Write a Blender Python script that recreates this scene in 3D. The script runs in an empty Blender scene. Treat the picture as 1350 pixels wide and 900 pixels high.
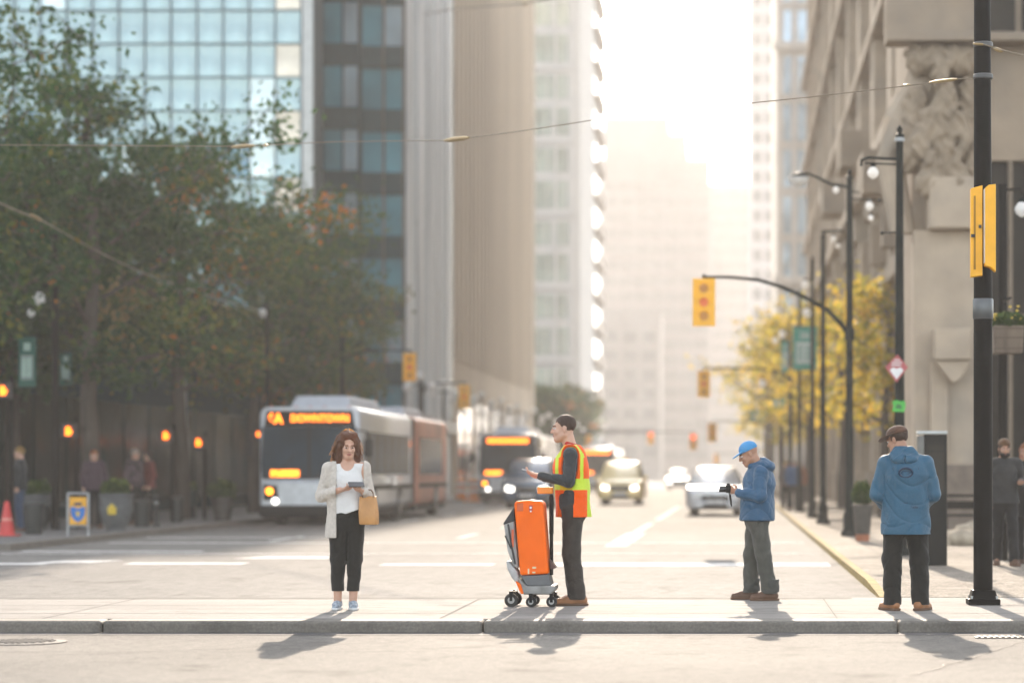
import bpy, math, random
import numpy as np
from mathutils import Vector, Matrix
R = math.radians
rnd = random.Random(7)
scene = bpy.context.scene
COL = scene.collection
F = 3187.5; CX = 968.0; CY = 622.0; HC = 1.29      # focal length in photo pixels, vanishing point, eye height
# tunables
SKY_STRENGTH = .15; SUN_STRENGTH = 2.25; EXPOSURE = 1.93; HAZE_DENSITY = .0007; HAZE_G = .32; HAZE_TOP = 103; DUST = 1.8; VB = 1; SKY_SAT = .38; SUN_COL = (1, .84, .67)

def P(px, py, Y):
    """point at distance Y that the camera sees at photo pixel (px, py)"""
    return Vector(((px - CX) * Y / F, Y, HC - (py - CY) * Y / F))
def PX(px, Y): return (px - CX) * Y / F
def PZ(py, Y): return HC - (py - CY) * Y / F

# ------------------------------------------------------------------ materials
MATS = {}
def nodes(name):
    m = bpy.data.materials.new(name); m.use_nodes = True
    nt = m.node_tree
    return m, nt, nt.nodes, nt.links, nt.nodes['Principled BSDF']
def setp(b, **kw):
    names = dict(col='Base Color', rough='Roughness', metal='Metallic', spec='Specular IOR Level', coat='Coat Weight',
                 trans='Transmission Weight', sheen='Sheen Weight', emit='Emission Strength', ecol='Emission Color', sss='Subsurface Weight')
    for k, v in kw.items():
        if k in ('col', 'ecol'): v = (*v, 1)
        b.inputs[names[k]].default_value = v
def mat(name, col, rough=.5, metal=0, var=.12, scale=6, bump=0, bscale=40, spec=.5, sheen=0, coat=0, stretch=None, dirt=None, dscale=1.3):
    """principled with a soft noise variation of its colour, optional dirt colour and bump"""
    if name in MATS: return MATS[name]
    m, nt, N, L, b = nodes(name)
    setp(b, col=col, rough=rough, metal=metal, spec=spec, sheen=sheen, coat=coat)
    tc = N.new('ShaderNodeTexCoord')
    src = tc.outputs['Object']
    if stretch:
        mp = N.new('ShaderNodeMapping'); mp.inputs['Scale'].default_value = stretch
        L.new(src, mp.inputs['Vector']); src = mp.outputs['Vector']
    n = N.new('ShaderNodeTexNoise'); n.inputs['Scale'].default_value = scale; n.inputs['Detail'].default_value = 5
    L.new(src, n.inputs['Vector'])
    r = N.new('ShaderNodeValToRGB')
    r.color_ramp.elements[0].position = .3; r.color_ramp.elements[1].position = .7
    r.color_ramp.elements[0].color = (*[c * (1 - var) for c in col], 1)
    r.color_ramp.elements[1].color = (*[min(1, c * (1 + var)) for c in col], 1)
    L.new(n.outputs['Fac'], r.inputs['Fac'])
    out = r.outputs['Color']
    if dirt:
        n2 = N.new('ShaderNodeTexNoise'); n2.inputs['Scale'].default_value = dscale; n2.inputs['Detail'].default_value = 7
        L.new(src, n2.inputs['Vector'])
        r2 = N.new('ShaderNodeValToRGB'); r2.color_ramp.elements[0].position = .48; r2.color_ramp.elements[1].position = .72
        r2.color_ramp.elements[0].color = (0, 0, 0, 1); r2.color_ramp.elements[1].color = (.7, .7, .7, 1)
        L.new(n2.outputs['Fac'], r2.inputs['Fac'])
        mx = N.new('ShaderNodeMix'); mx.data_type = 'RGBA'; mx.inputs['B'].default_value = (*dirt, 1)
        L.new(r2.outputs['Color'], mx.inputs['Factor']); L.new(out, mx.inputs['A']); out = mx.outputs['Result']
    L.new(out, b.inputs['Base Color'])
    if bump:
        nb = N.new('ShaderNodeTexNoise'); nb.inputs['Scale'].default_value = bscale; nb.inputs['Detail'].default_value = 4
        L.new(src, nb.inputs['Vector'])
        bp = N.new('ShaderNodeBump'); bp.inputs['Strength'].default_value = bump; bp.inputs['Distance'].default_value = .02
        L.new(nb.outputs['Fac'], bp.inputs['Height']); L.new(bp.outputs['Normal'], b.inputs['Normal'])
    MATS[name] = m
    return m
def emat(name, col, strength, base=(.02, .02, .02)):
    if name in MATS: return MATS[name]
    m, nt, N, L, b = nodes(name); setp(b, col=base, ecol=col, emit=strength, rough=.4); MATS[name] = m
    return m
def glass(name, col, rough=.06, metal=.0, spec=.9, wob=0.0, wscale=.5, var=.35, scale=.4, stretch=None):
    """opaque reflective glazing with slow waviness"""
    if name in MATS: return MATS[name]
    m = mat(name, col, rough=rough, metal=metal, spec=spec, var=var, scale=scale, stretch=stretch)
    if wob:
        N, L = m.node_tree.nodes, m.node_tree.links; b = N['Principled BSDF']
        tc = N.new('ShaderNodeTexCoord'); nb = N.new('ShaderNodeTexNoise'); nb.inputs['Scale'].default_value = wscale; nb.inputs['Detail'].default_value = 2
        L.new(tc.outputs['Object'], nb.inputs['Vector'])
        bp = N.new('ShaderNodeBump'); bp.inputs['Strength'].default_value = wob; bp.inputs['Distance'].default_value = .15
        L.new(nb.outputs['Fac'], bp.inputs['Height']); L.new(bp.outputs['Normal'], b.inputs['Normal'])
    return m

# ------------------------------------------------------------------ mesh helper
def bridge_axes(d):
    d = Vector(d).normalized()
    u = d.orthogonal().normalized() if abs(d.z) < .98 else Vector((1, 0, 0))
    if abs(d.z) < .98: u = Vector((0, 0, 1)).cross(d).normalized()
    return u, d.cross(u).normalized()
class MB:
    def __init__(s): s.v = []; s.f = []; s.m = []
    def add(s, vs, fs, mi=0):
        o = len(s.v); s.v += [tuple(v) for v in vs]
        s.f += [tuple(i + o for i in f) for f in fs]; s.m += [mi] * len(fs); return s
    def box(s, c, size, mi=0, rot=None, taper=1.0):
        x, y, z = [a / 2 for a in size]; vs = []
        for k, (sx, sy, sz) in enumerate([(-1,-1,-1),(1,-1,-1),(1,1,-1),(-1,1,-1),(-1,-1,1),(1,-1,1),(1,1,1),(-1,1,1)]):
            t = taper if sz > 0 else 1
            v = Vector((sx*x*t, sy*y*t, sz*z))
            if rot is not None: v = rot @ v
            vs.append(v + Vector(c))
        return s.add(vs, [(3,2,1,0),(4,5,6,7),(0,1,5,4),(1,2,6,5),(2,3,7,6),(3,0,4,7)], mi)
    def bx(s, x0, x1, y0, y1, z0, z1, mi=0):
        return s.box(((x0+x1)/2, (y0+y1)/2, (z0+z1)/2), (abs(x1-x0), abs(y1-y0), abs(z1-z0)), mi)
    def rings(s, rings, mi=0, caps=True, closed=True):
        n = len(rings[0]); vs = [v for r in rings for v in r]; fs = []
        for i in range(len(rings)-1):
            for j in range(n if closed else n-1):
                a = i*n+j; b = i*n+(j+1) % n
                fs.append((a, b, b+n, a+n))
        if caps: fs.append(tuple(range(n))[::-1]); fs.append(tuple(range((len(rings)-1)*n, len(rings)*n)))
        return s.add(vs, fs, mi)
    def tube(s, pts, r, n=8, mi=0, caps=True):
        pts = [Vector(p) for p in pts]; rs = r if hasattr(r, '__len__') else [r]*len(pts); rg = []
        for i, p in enumerate(pts):
            d = (pts[min(i+1, len(pts)-1)] - pts[max(i-1, 0)])
            u, w = bridge_axes(d)
            rg.append([p + (u*math.cos(2*math.pi*k/n) + w*math.sin(2*math.pi*k/n))*rs[i] for k in range(n)])
        return s.rings(rg, mi, caps)
    def cyl(s, a, b, r0, r1=None, n=16, mi=0): return s.tube([a, b], [r0, r0 if r1 is None else r1], n, mi)
    def lathe(s, prof, c=(0,0,0), n=16, mi=0, sy=1.0):
        c = Vector(c)
        return s.rings([[c + Vector((r*math.cos(2*math.pi*k/n), r*sy*math.sin(2*math.pi*k/n), z)) for k in range(n)] for r, z in prof], mi)
    def ball(s, c, r, n=12, mi=0):
        r = r if hasattr(r, '__len__') else (r, r, r); c = Vector(c); m = max(5, n//2+1)
        rg = []
        for i in range(m):
            t = math.pi*(i/(m-1)); t = min(max(t, .04), math.pi-.04)
            rg.append([c + Vector((r[0]*math.sin(t)*math.cos(2*math.pi*k/n), r[1]*math.sin(t)*math.sin(2*math.pi*k/n), -r[2]*math.cos(t))) for k in range(n)])
        return s.rings(rg, mi)
    def prism(s, poly, axis, lo, hi, mi=0):
        """poly in the plane across AXIS: x -> (y,z), y -> (x,z), z -> (x,y)"""
        def pt(p, h):
            return {'x': (h, p[0], p[1]), 'y': (p[0], h, p[1]), 'z': (p[0], p[1], h)}[axis]
        return s.rings([[pt(p, lo) for p in poly], [pt(p, hi) for p in poly]], mi)
    def build(s, name, mats, parent=None, smooth=False, bevel=0, loc=None, seg=2, ang=35):
        me = bpy.data.meshes.new(name); me.from_pydata(s.v, [], s.f)
        mats = mats if isinstance(mats, (list, tuple)) else [mats]
        for m in mats: me.materials.append(m)
        if len(mats) > 1: me.polygons.foreach_set('material_index', s.m)
        me.update()
        import bmesh as _b
        bm = _b.new(); bm.from_mesh(me); _b.ops.recalc_face_normals(bm, faces=bm.faces); bm.to_mesh(me); bm.free()
        if smooth:
            me.polygons.foreach_set('use_smooth', [True]*len(me.polygons)); me.set_sharp_from_angle(angle=R(ang))
        o = bpy.data.objects.new(name, me); COL.objects.link(o)
        if parent: o.parent = parent
        if loc is not None: o.location = loc
        if bevel:
            b = o.modifiers.new('bevel', 'BEVEL'); b.width = bevel; b.segments = seg; b.limit_method = 'ANGLE'; b.angle_limit = R(40)
            b.harden_normals = False
        return o
def tag(o, label=None, cat=None, group=None, kind=None):
    if label: o['label'] = label
    if cat: o['category'] = cat
    if group: o['group'] = group
    if kind: o['kind'] = kind
    return o
def thing(name, label, cat, loc=(0,0,0), rz=0, group=None):
    o = bpy.data.objects.new(name, None); COL.objects.link(o); o.location = loc; o.rotation_euler = (0, 0, rz)
    o.empty_display_size = .1
    return tag(o, label, cat, group)
def dup(root, loc=None, rz=None, label=None, group=None, scale=None):
    def cp(o, par):
        c = o.copy(); COL.objects.link(c)
        if par: c.parent = par
        for ch in kids.get(o.name, ()): cp(ch, c)
        return c
    kids = {}
    for o in bpy.data.objects:
        if o.parent: kids.setdefault(o.parent.name, []).append(o)
    c = cp(root, None)
    if loc is not None: c.location = loc
    if rz is not None: c.rotation_euler = (0, 0, rz)
    if scale is not None: c.scale = scale if hasattr(scale, '__len__') else (scale,)*3
    if label: c['label'] = label
    if group: c['group'] = group
    return c
def struct(name, mb, m, **k):
    return tag(mb.build(name, m, **k), kind='structure')
def textobj(name, body, size, m, parent, loc, rot, align='CENTER', ext=.002, bold=0, sx=1):
    cu = bpy.data.curves.new(name, 'FONT'); cu.body = body; cu.size = size; cu.align_x = align; cu.align_y = 'CENTER'; cu.extrude = ext; cu.offset = bold
    tmp = bpy.data.objects.new(name, cu); COL.objects.link(tmp)
    dg = bpy.context.evaluated_depsgraph_get(); dg.update()
    me = bpy.data.meshes.new_from_object(tmp.evaluated_get(dg)); bpy.data.objects.remove(tmp)
    me.materials.clear(); me.materials.append(m)
    o = bpy.data.objects.new(name, me); COL.objects.link(o); o.parent = parent; o.location = loc; o.rotation_euler = rot
    o.scale = (sx, 1, 1)
    return o
def np_mesh(name, V, Fq, mats, parent=None, mi=None, smooth=True, attr=None):
    """fast mesh from numpy quads"""
    me = bpy.data.meshes.new(name); nv, nf = len(V), len(Fq); k = Fq.shape[1]
    me.vertices.add(nv); me.vertices.foreach_set('co', np.ascontiguousarray(V, dtype=np.float32).ravel())
    me.loops.add(nf*k); me.loops.foreach_set('vertex_index', np.ascontiguousarray(Fq, dtype=np.int32).ravel())
    me.polygons.add(nf); me.polygons.foreach_set('loop_start', np.arange(0, nf*k, k, dtype=np.int32))
    try: me.polygons.foreach_set('loop_total', np.full(nf, k, dtype=np.int32))
    except Exception: pass
    for m in (mats if isinstance(mats, (list, tuple)) else [mats]): me.materials.append(m)
    if mi is not None: me.polygons.foreach_set('material_index', np.ascontiguousarray(mi, dtype=np.int32))
    me.polygons.foreach_set('use_smooth', np.full(nf, smooth, dtype=bool))
    me.update(calc_edges=True); me.validate()
    if attr is not None:
        a = me.attributes.new('tone', 'FLOAT', 'FACE'); a.data.foreach_set('value', np.ascontiguousarray(attr, dtype=np.float32))
    o = bpy.data.objects.new(name, me); COL.objects.link(o)
    if parent: o.parent = parent
    return o
# ================================================================== camera, light, air
cam = bpy.data.cameras.new('camera'); co = bpy.data.objects.new('camera', cam); COL.objects.link(co)
co.location = (0, 0, HC); co.rotation_euler = (R(90), 0, 0)
cam.lens = 85; cam.sensor_width = 36; cam.shift_x = -(CX - 675)/1350; cam.shift_y = (CY - 450)/1350
cam.clip_end = 5000; cam.clip_start = .1
cam.dof.use_dof = True; cam.dof.focus_distance = 22.9; cam.dof.aperture_fstop = 1.05
scene.camera = co
SUN_EL, SUN_AZ = R(21), R(-1.94)
w = bpy.data.worlds.new('World'); scene.world = w; w.use_nodes = True
nt = w.node_tree; bg = nt.nodes['Background']
sky = nt.nodes.new('ShaderNodeTexSky'); sky.sky_type = 'NISHITA'; sky.sun_disc = False
sky.sun_elevation = SUN_EL; sky.sun_rotation = SUN_AZ; sky.air_density = 1; sky.dust_density = DUST; sky.ozone_density = 1
hsv = nt.nodes.new('ShaderNodeHueSaturation'); hsv.inputs['Saturation'].default_value = SKY_SAT
nt.links.new(sky.outputs['Color'], hsv.inputs['Color']); nt.links.new(hsv.outputs['Color'], bg.inputs['Color']); bg.inputs['Strength'].default_value = SKY_STRENGTH
sd = Vector((math.sin(SUN_AZ)*math.cos(SUN_EL), math.cos(SUN_AZ)*math.cos(SUN_EL), math.sin(SUN_EL)))
sl = bpy.data.lights.new('sun', 'SUN'); sl.energy = SUN_STRENGTH; sl.angle = R(.5); sl.color = SUN_COL
so = bpy.data.objects.new('sun', sl); COL.objects.link(so); so.rotation_euler = sd.to_track_quat('Z', 'Y').to_euler(); so.location = (0, 60, 60)
vs = scene.view_settings; scene.display_settings.display_device = 'sRGB'
vs.view_transform = 'Standard'; vs.look = 'None'; vs.gamma = 1; vs.use_curve_mapping = False; vs.exposure = EXPOSURE
cy = scene.cycles
cy.use_denoising = True
try: cy.denoiser = 'OPENIMAGEDENOISE'; cy.denoising_input_passes = 'RGB_ALBEDO_NORMAL'
except Exception: pass
cy.max_bounces = 6; cy.diffuse_bounces = 3; cy.glossy_bounces = 3; cy.transmission_bounces = 4; cy.volume_bounces = VB; cy.transparent_max_bounces = 8
cy.sample_clamp_indirect = 4; cy.caustics_reflective = False; cy.caustics_refractive = False
cy.use_adaptive_sampling = True; cy.adaptive_threshold = .02

# the air
mb = MB(); mb.bx(-75, 75, -12, 720, -1.2, HAZE_TOP)
hz, nt, N, L, b = nodes('haze_air'); N.remove(b)
vp = N.new('ShaderNodeVolumePrincipled'); vp.inputs['Color'].default_value = (1, .965, .935, 1); vp.inputs['Density'].default_value = HAZE_DENSITY
vp.inputs['Anisotropy'].default_value = HAZE_G
L.new(vp.outputs['Volume'], N['Material Output'].inputs['Volume'])
haze = tag(mb.build('haze', hz), kind='stuff')
haze.display_type = 'BOUNDS'

# ================================================================== ground
def ground_mat(name, c1, c2, fine=220, rough=.6, bump=.25, spec=.4, patch=None, ystretch=1.0):
    m, nt, N, L, b = nodes(name); setp(b, rough=rough, spec=spec)
    g = N.new('ShaderNodeNewGeometry')
    mp = N.new('ShaderNodeMapping'); mp.inputs['Scale'].default_value = (1, ystretch, 1); L.new(g.outputs['Position'], mp.inputs['Vector'])
    big = N.new('ShaderNodeTexNoise'); big.inputs['Scale'].default_value = .35; big.inputs['Detail'].default_value = 6; L.new(mp.outputs['Vector'], big.inputs['Vector'])
    fi = N.new('ShaderNodeTexNoise'); fi.inputs['Scale'].default_value = fine; fi.inputs['Detail'].default_value = 3; L.new(g.outputs['Position'], fi.inputs['Vector'])
    mid = N.new('ShaderNodeTexNoise'); mid.inputs['Scale'].default_value = fine/9; mid.inputs['Detail'].default_value = 4; L.new(mp.outputs['Vector'], mid.inputs['Vector'])
    a1 = N.new('ShaderNodeMath'); a1.operation = 'MULTIPLY_ADD'; a1.inputs[1].default_value = .75; L.new(fi.outputs['Fac'], a1.inputs[0])
    a2 = N.new('ShaderNodeMath'); a2.operation = 'MULTIPLY_ADD'; a2.inputs[1].default_value = .3; a2.inputs[2].default_value = 0; L.new(mid.outputs['Fac'], a2.inputs[0])
    a3 = N.new('ShaderNodeMath'); a3.operation = 'MULTIPLY_ADD'; a3.inputs[1].default_value = .35; L.new(big.outputs['Fac'], a3.inputs[0])
    L.new(a2.outputs[0], a1.inputs[2]); L.new(a1.outputs[0], a3.inputs[2])
    r = N.new('ShaderNodeValToRGB'); r.color_ramp.elements[0].position = .58; r.color_ramp.elements[1].position = .85
    r.color_ramp.elements[0].color = (*c1, 1); r.color_ramp.elements[1].color = (*c2, 1); L.new(a3.outputs[0], r.inputs['Fac'])
    # stains, gum and worn patches of their own shape
    st_ = N.new('ShaderNodeTexNoise'); st_.inputs['Scale'].default_value = 1.7; st_.inputs['Detail'].default_value = 8; st_.inputs['Roughness'].default_value = .65; L.new(mp.outputs['Vector'], st_.inputs['Vector'])
    sr = N.new('ShaderNodeValToRGB'); sr.color_ramp.elements[0].position = .55; sr.color_ramp.elements[1].position = .75; sr.color_ramp.elements[0].color = (1, 1, 1, 1); sr.color_ramp.elements[1].color = (.42, .41, .40, 1); L.new(st_.outputs['Fac'], sr.inputs['Fac'])
    vo = N.new('ShaderNodeTexVoronoi'); vo.inputs['Scale'].default_value = 2.2; L.new(g.outputs['Position'], vo.inputs['Vector'])
    vr = N.new('ShaderNodeValToRGB'); vr.color_ramp.elements[0].position = .05; vr.color_ramp.elements[1].position = .085; vr.color_ramp.elements[0].color = (.6, .59, .58, 1); vr.color_ramp.elements[1].color = (1, 1, 1, 1); L.new(vo.outputs['Distance'], vr.inputs['Fac'])
    m1 = N.new('ShaderNodeMix'); m1.data_type = 'RGBA'; m1.blend_type = 'MULTIPLY'; m1.inputs['Factor'].default_value = 1; L.new(r.outputs['Color'], m1.inputs['A']); L.new(sr.outputs['Color'], m1.inputs['B'])
    m2 = N.new('ShaderNodeMix'); m2.data_type = 'RGBA'; m2.blend_type = 'MULTIPLY'; m2.inputs['Factor'].default_value = .6; L.new(m1.outputs['Result'], m2.inputs['A']); L.new(vr.outputs['Color'], m2.inputs['B'])
    L.new(m2.outputs['Result'], b.inputs['Base Color'])
    bp = N.new('ShaderNodeBump'); bp.inputs['Strength'].default_value = bump; bp.inputs['Distance'].default_value = .006; L.new(a1.outputs[0], bp.inputs['Height']); L.new(bp.outputs['Normal'], b.inputs['Normal'])
    MATS[name] = m
    return m
asph = ground_mat('asphalt_worn', (.12, .11, .097), (.26, .238, .205), fine=95, rough=.84, bump=.7, spec=.13)
asph2 = ground_mat('asphalt_back', (.13, .123, .113), (.24, .227, .208), fine=60, rough=.85, bump=.35, ystretch=.4, spec=.1)
conc = ground_mat('concrete_strip', (.21, .195, .175), (.33, .305, .275), fine=70, rough=.85, bump=.35, ystretch=2.5, spec=.15)
walk = ground_mat('sidewalk_aggregate', (.13, .11, .088), (.40, .35, .285), fine=36, rough=.9, bump=.6, spec=.15)
walkl = ground_mat('sidewalk_grey', (.10, .098, .092), (.2, .19, .18), fine=30, rough=.8, bump=.3)
kerbm = ground_mat('kerb_granite', (.135, .12, .10), (.20, .178, .15), fine=45, rough=.7, bump=.4, ystretch=1)
dirtm = ground_mat('far_ground', (.08, .08, .075), (.14, .135, .125), fine=8, rough=.9)
paint = mat('road_paint', (.66, .64, .60), rough=.85, spec=.1, var=.12, scale=9, dirt=(.2, .19, .18), dscale=5)
yellowp = mat('kerb_yellow_paint', (.29, .21, .07), rough=.85, spec=.1, var=.3, scale=5, dirt=(.25, .2, .12), dscale=6)

def sheet(name, x0, x1, y0, y1, z, m):
    mb = MB(); mb.add([(x0,y0,z),(x1,y0,z),(x1,y1,z),(x0,y1,z)], [(0,1,2,3)]); return struct(name, mb, m)
sheet('ground', -900, 900, -100, 1600, -.14, dirtm)
sheet('front_road', -60, 60, -8, 20.95, -.10, asph)
sheet('road', -12.4, 1.9, 24.85, 700, -.022, asph2)
# cross street to the sides of the crossing strip
mb = MB(); mb.bx(-60, 60, 21.25, 24.9, -.138, 0.0); struct('pavement_strip', mb, conc)
# worn joints and a darker gutter band along the strip
mb = MB()
for y0, y1, x0, x1 in ((24.62, 24.86, -60, 1.2), (22.1, 22.125, -60, 60), (23.4, 23.415, -14, 3), (21.25, 21.29, -60, 60)):
    mb.add([(x0,y0,.003),(x1,y0,.003),(x1,y1,.003),(x0,y1,.003)], [(0,1,2,3)])
for x in (-13.2, -9.6, -6.1, -2.6, .9, 4.4): mb.add([(x,21.3,.005),(x+.012,21.3,.005),(x+.012,24.6,.005),(x,24.6,.005)], [(0,1,2,3)])
struct('pavement_joints', mb, mat('joint_dirt', (.11, .10, .09), rough=.9, var=.3, scale=3))
# granite kerb stones with narrow gaps
mb = MB(); x = -34.0; lens = [3.3, 3.6, 3.1, 3.5, 3.4, 3.2, 3.7, 3.35]; k = 0
stones = []
while x < 30:
    l = lens[k % 8]; stones.append((x, x + l)); x += l; k += 1
off = 1.42 - min((a for a, b_ in stones), key=lambda a: abs(a - 1.42))
for a, b_ in stones: mb.bx(a + off + .006, b_ + off - .006, 20.95, 21.245, -.13, .004)
struct('kerb', mb, kerbm, bevel=.03, seg=3)
mb = MB(); mb.add([(-60,20.6,-.097),(60,20.6,-.097),(60,20.95,-.097),(-60,20.95,-.097)], [(0,1,2,3)])
struct('gutter', mb, ground_mat('gutter_dirt', (.05, .048, .045), (.13, .12, .11), fine=40, rough=.8))
# right sidewalk: ramp up from the strip, then level
SW = .05
def slab(name, x0, x1, prof, m):
    mb = MB(); vs = []
    for y, z in prof: vs += [(x0, y, z), (x1, y, z), (x0, y, -.13), (x1, y, -.13)]
    fs = []
    for i in range(len(prof)-1):
        a = i*4; b_ = a+4
        fs += [(a, a+1, b_+1, b_), (a, b_, b_+2, a+2), (a+1, a+3, b_+3, b_+1)]
    fs += [(0, 2, 3, 1), (len(prof)*4-4, len(prof)*4-3, len(prof)*4-1, len(prof)*4-2)]
    mb.add(vs, fs); return struct(name, mb, m)
slab('sidewalk', 1.603, 40, [(24.92, .004), (27.5, SW), (700, SW)], walk)
slab('kerb_edge', 1.5, 1.6, [(24.92, .006), (27.5, SW+.02), (700, SW+.02)], yellowp)
slab('sidewalk_far', -60, -12.28, [(40.6, .08), (700, .08)], walkl)
slab('kerb_far', -12.277, -12.1, [(40.6, .09), (700, .09)], kerbm)
# the left corner: pavement turns away along the cross street
mb = MB(); mb.bx(-60, -12.1, 40.42, 40.597, -.13, .09); struct('kerb_corner', mb, kerbm)
sheet('cross_street', -60, -12.4, 24.9, 40.4, -.024, asph2)
# sidewalk paving joints on the right
mb = MB()
for y in (27.6, 29.6, 31.6, 33.6, 36, 39, 42, 46, 50): mb.add([(1.66,y,SW+.004),(9,y,SW+.004),(9,y+.02,SW+.004),(1.66,y+.02,SW+.004)], [(0,1,2,3)])
for x in (2.2, 3.4): mb.add([(x,27.6,SW+.006),(x+.015,27.6,SW+.006),(x+.015,60,SW+.006),(x,60,SW+.006)], [(0,1,2,3)])
struct('sidewalk_joints', mb, MATS['joint_dirt'])
# smooth concrete border flags at the corner of the right sidewalk
# tar seams and patches on the near road
mb = MB(); rr_ = random.Random(5)
def seam(p0, p1, w_, z):
    n = 26; L_ = []; R_ = []
    for i in range(n+1):
        f = i/n; x = p0[0]+(p1[0]-p0[0])*f+rr_.uniform(-.03,.03); y = p0[1]+(p1[1]-p0[1])*f+rr_.uniform(-.025,.025); ww = w_*rr_.uniform(.4, 1.3)
        dx, dy = p1[0]-p0[0], p1[1]-p0[1]; l = math.hypot(dx, dy); L_.append((x-dy/l*ww, y+dx/l*ww, z)); R_.append((x+dy/l*ww, y-dx/l*ww, z))
    mb.add(L_+R_, [(i, i+1, i+n+2, i+n+1) for i in range(n)])
seam((-9, 18.6), (6, 18.9), .012, -.096); seam((-7, 17.2), (-2.5, 19.9), .01, -.0955); seam((1.2, 16.5), (2.6, 20.4), .01, -.0955); seam((-3.2, 20.2), (.5, 19.7), .009, -.095)
struct('tar_seams', mb, mat('tar', (.045, .042, .04), rough=.7, var=.2, spec=.2))
mb = MB(); seam((-8, 22.9), (-3.4, 22.7), .008, .008); seam((-.8, 23.0), (1.9, 22.6), .007, .008); seam((-3.0, 22.4), (-.6, 22.5), .007, .0085)
struct('pavement_cracks', mb, MATS['joint_dirt'])
# painted markings
mb = MB()
def bar(x0, x1, y0, y1, sk=0.0):
    z = -.018
    mb.add([(x0,y0,z),(x1,y0,z),(x1+sk,y1,z),(x0+sk,y1,z)], [(0,1,2,3)])
bar(-2.9, 1.35, 33.6, 34.9); bar(-5.0, -3.4, 33.9, 34.6); bar(-11.9, -9.8, 34.2, 34.9); bar(-8.7, -7.0, 34.3, 35.0)
bar(-11.8, 1.4, 38.75, 38.98); bar(-11.8, -8.8, 39.8, 40.25); bar(-7.6, -6.2, 36.6, 37.6, .3); bar(-10.2, -9.3, 34.9, 35.9, .25)
bar(-11.6, 1.3, 44.6, 45.0); bar(-11.8, -7.4, 48.3, 48.7)
bar(-2.22, -2.04, 52.2, 62); bar(-2.2, -2.02, 66, 92); bar(-2.3, -1.9, 42.7, 52)
for y in range(48, 140, 9): bar(-5.55, -5.4, y, y+3.5)
for y in range(46, 140, 9): bar(-8.9, -8.75, y, y+3.5)
struct('road_markings', mb, paint)
# manhole
t = thing('manhole_cover', 'round iron manhole cover set in the road near the kerb', 'manhole cover', (-5.82, 19.75, -.098))
mb = MB(); mb.lathe([(.36, 0), (.36, .006), (.30, .008)], n=36); mb.build('rim', mat('cast_iron', (.09, .085, .08), rough=.5, metal=.6, var=.3, scale=20), t, smooth=True)
mb = MB(); mb.lathe([(.295, 0), (.295, .009), (.01, .009)], n=36)
for i in range(-5, 6):
    for j in range(-5, 6):
        if i*i + j*j < 27: mb.box((i*.05, j*.05, .012), (.03, .03, .008))
mb.build('lid', MATS['cast_iron'], t)
# storm drain grating at the kerb, other side
t = thing('drain_grate', 'narrow iron drain grate in the gutter by the tall black pole', 'drain grate', (2.32, 20.3, -.096))
mb = MB(); mb.bx(-.3, .3, -.09, .09, 0, .006)
for i in range(12): mb.bx(-.28+i*.05, -.255+i*.05, -.07, .07, .006, .012)
mb.build('grating', MATS['cast_iron'], t)
# ================================================================== buildings
def window_copy(src, parent, loc, rot=None):
    c = src.copy(); COL.objects.link(c); c.parent = parent; c.location = loc
    if rot: c.rotation_euler = rot
    return c
# ---- blue glass tower, facing the crossing
g_blue = [glass('glass_sky_blue', (.235, .33, .335), rough=.12, metal=.5, wob=1.1, wscale=.4, var=.5, scale=.9, stretch=(1,1,.12)),  # vertical streaks of reflected light put into the colour noise
          glass('glass_pale', (.40, .48, .48), rough=.12, metal=.55, wob=.6, wscale=.5, var=.4, scale=.5),
          glass('glass_deep', (.07, .15, .19), rough=.06, metal=.5, wob=.5, wscale=.5, var=.4, scale=.5),
          glass('glass_warm', (.5, .45, .36), rough=.2, metal=.4, wob=.6, wscale=.5, var=.4, scale=.5)]
mull = mat('mullion_blue', (.06, .10, .12), rough=.5, metal=.4)
t = thing('glass_tower', 'pale blue glass curtain wall tower with thin dark mullions rising above the trees', 'building', (-17.1, 98, 0))
mb = MB(); mb.bx(-43, 0, .35, 2.4, 0, 42); mb.bx(-43, -14, 2.4, 27, 0, 42); mb.build('wall', mat('tower_core', (.1, .13, .14), rough=.6), t)
cw, rh = 1.06, 1.36
mb2 = MB(); n = 0; vis = 0
pm = []
for i in range(len(g_blue)):
    m = MB(); m.bx(-cw/2+.025, cw/2-.025, -.02, .02, -rh/2+.025, rh/2-.025); pm.append(m.build('glass_panel', g_blue[i], t))
proto_used = [False]*len(pm)
for r_ in range(0, 30):
    for c in range(0, 34):
        x = -.5 - cw*(c + .5); z = 1.0 + rh*(r_ + .5)
        kind = rnd.choices([0, 1, 2, 3], [.88, .07, .04, .008 if c > 0 else .3])[0]
        if c in (2, 3) and r_ in (4, 5, 9): kind = 2
        pos = Vector((x, .3, z)); rot = (R(rnd.gauss(0, .22)), 0, R(rnd.gauss(0, .25)))
        if c < 13 and 9 <= r_ <= 15:      # the panels that show above the trees
            if not proto_used[kind]: o = pm[kind]; proto_used[kind] = True; o.location = pos; o.rotation_euler = rot
            else: window_copy(pm[kind], t, pos, rot)
        else:
            M = Matrix.Translation(pos) @ Matrix.Rotation(rot[2], 4, 'Z') @ Matrix.Rotation(rot[0], 4, 'X')
            vs_ = [M @ Vector((a*(cw/2-.025), -.02, b_*(rh/2-.025))) for a, b_ in ((-1,-1),(1,-1),(1,1),(-1,1))]
            mb2.add(vs_, [(0,1,2,3)], kind)
for i, u in enumerate(proto_used):
    if not u: pm[i].location = (-.5-cw*.5, .3, 1+rh*8.5)
o = mb2.build('glass_panel_field', g_blue, t); o['kind'] = 'stuff'
mb = MB()
for c in range(0, 35): mb.bx(-.5-cw*c-.03, -.5-cw*c+.03, .2, .33, .6, 42)
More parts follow.
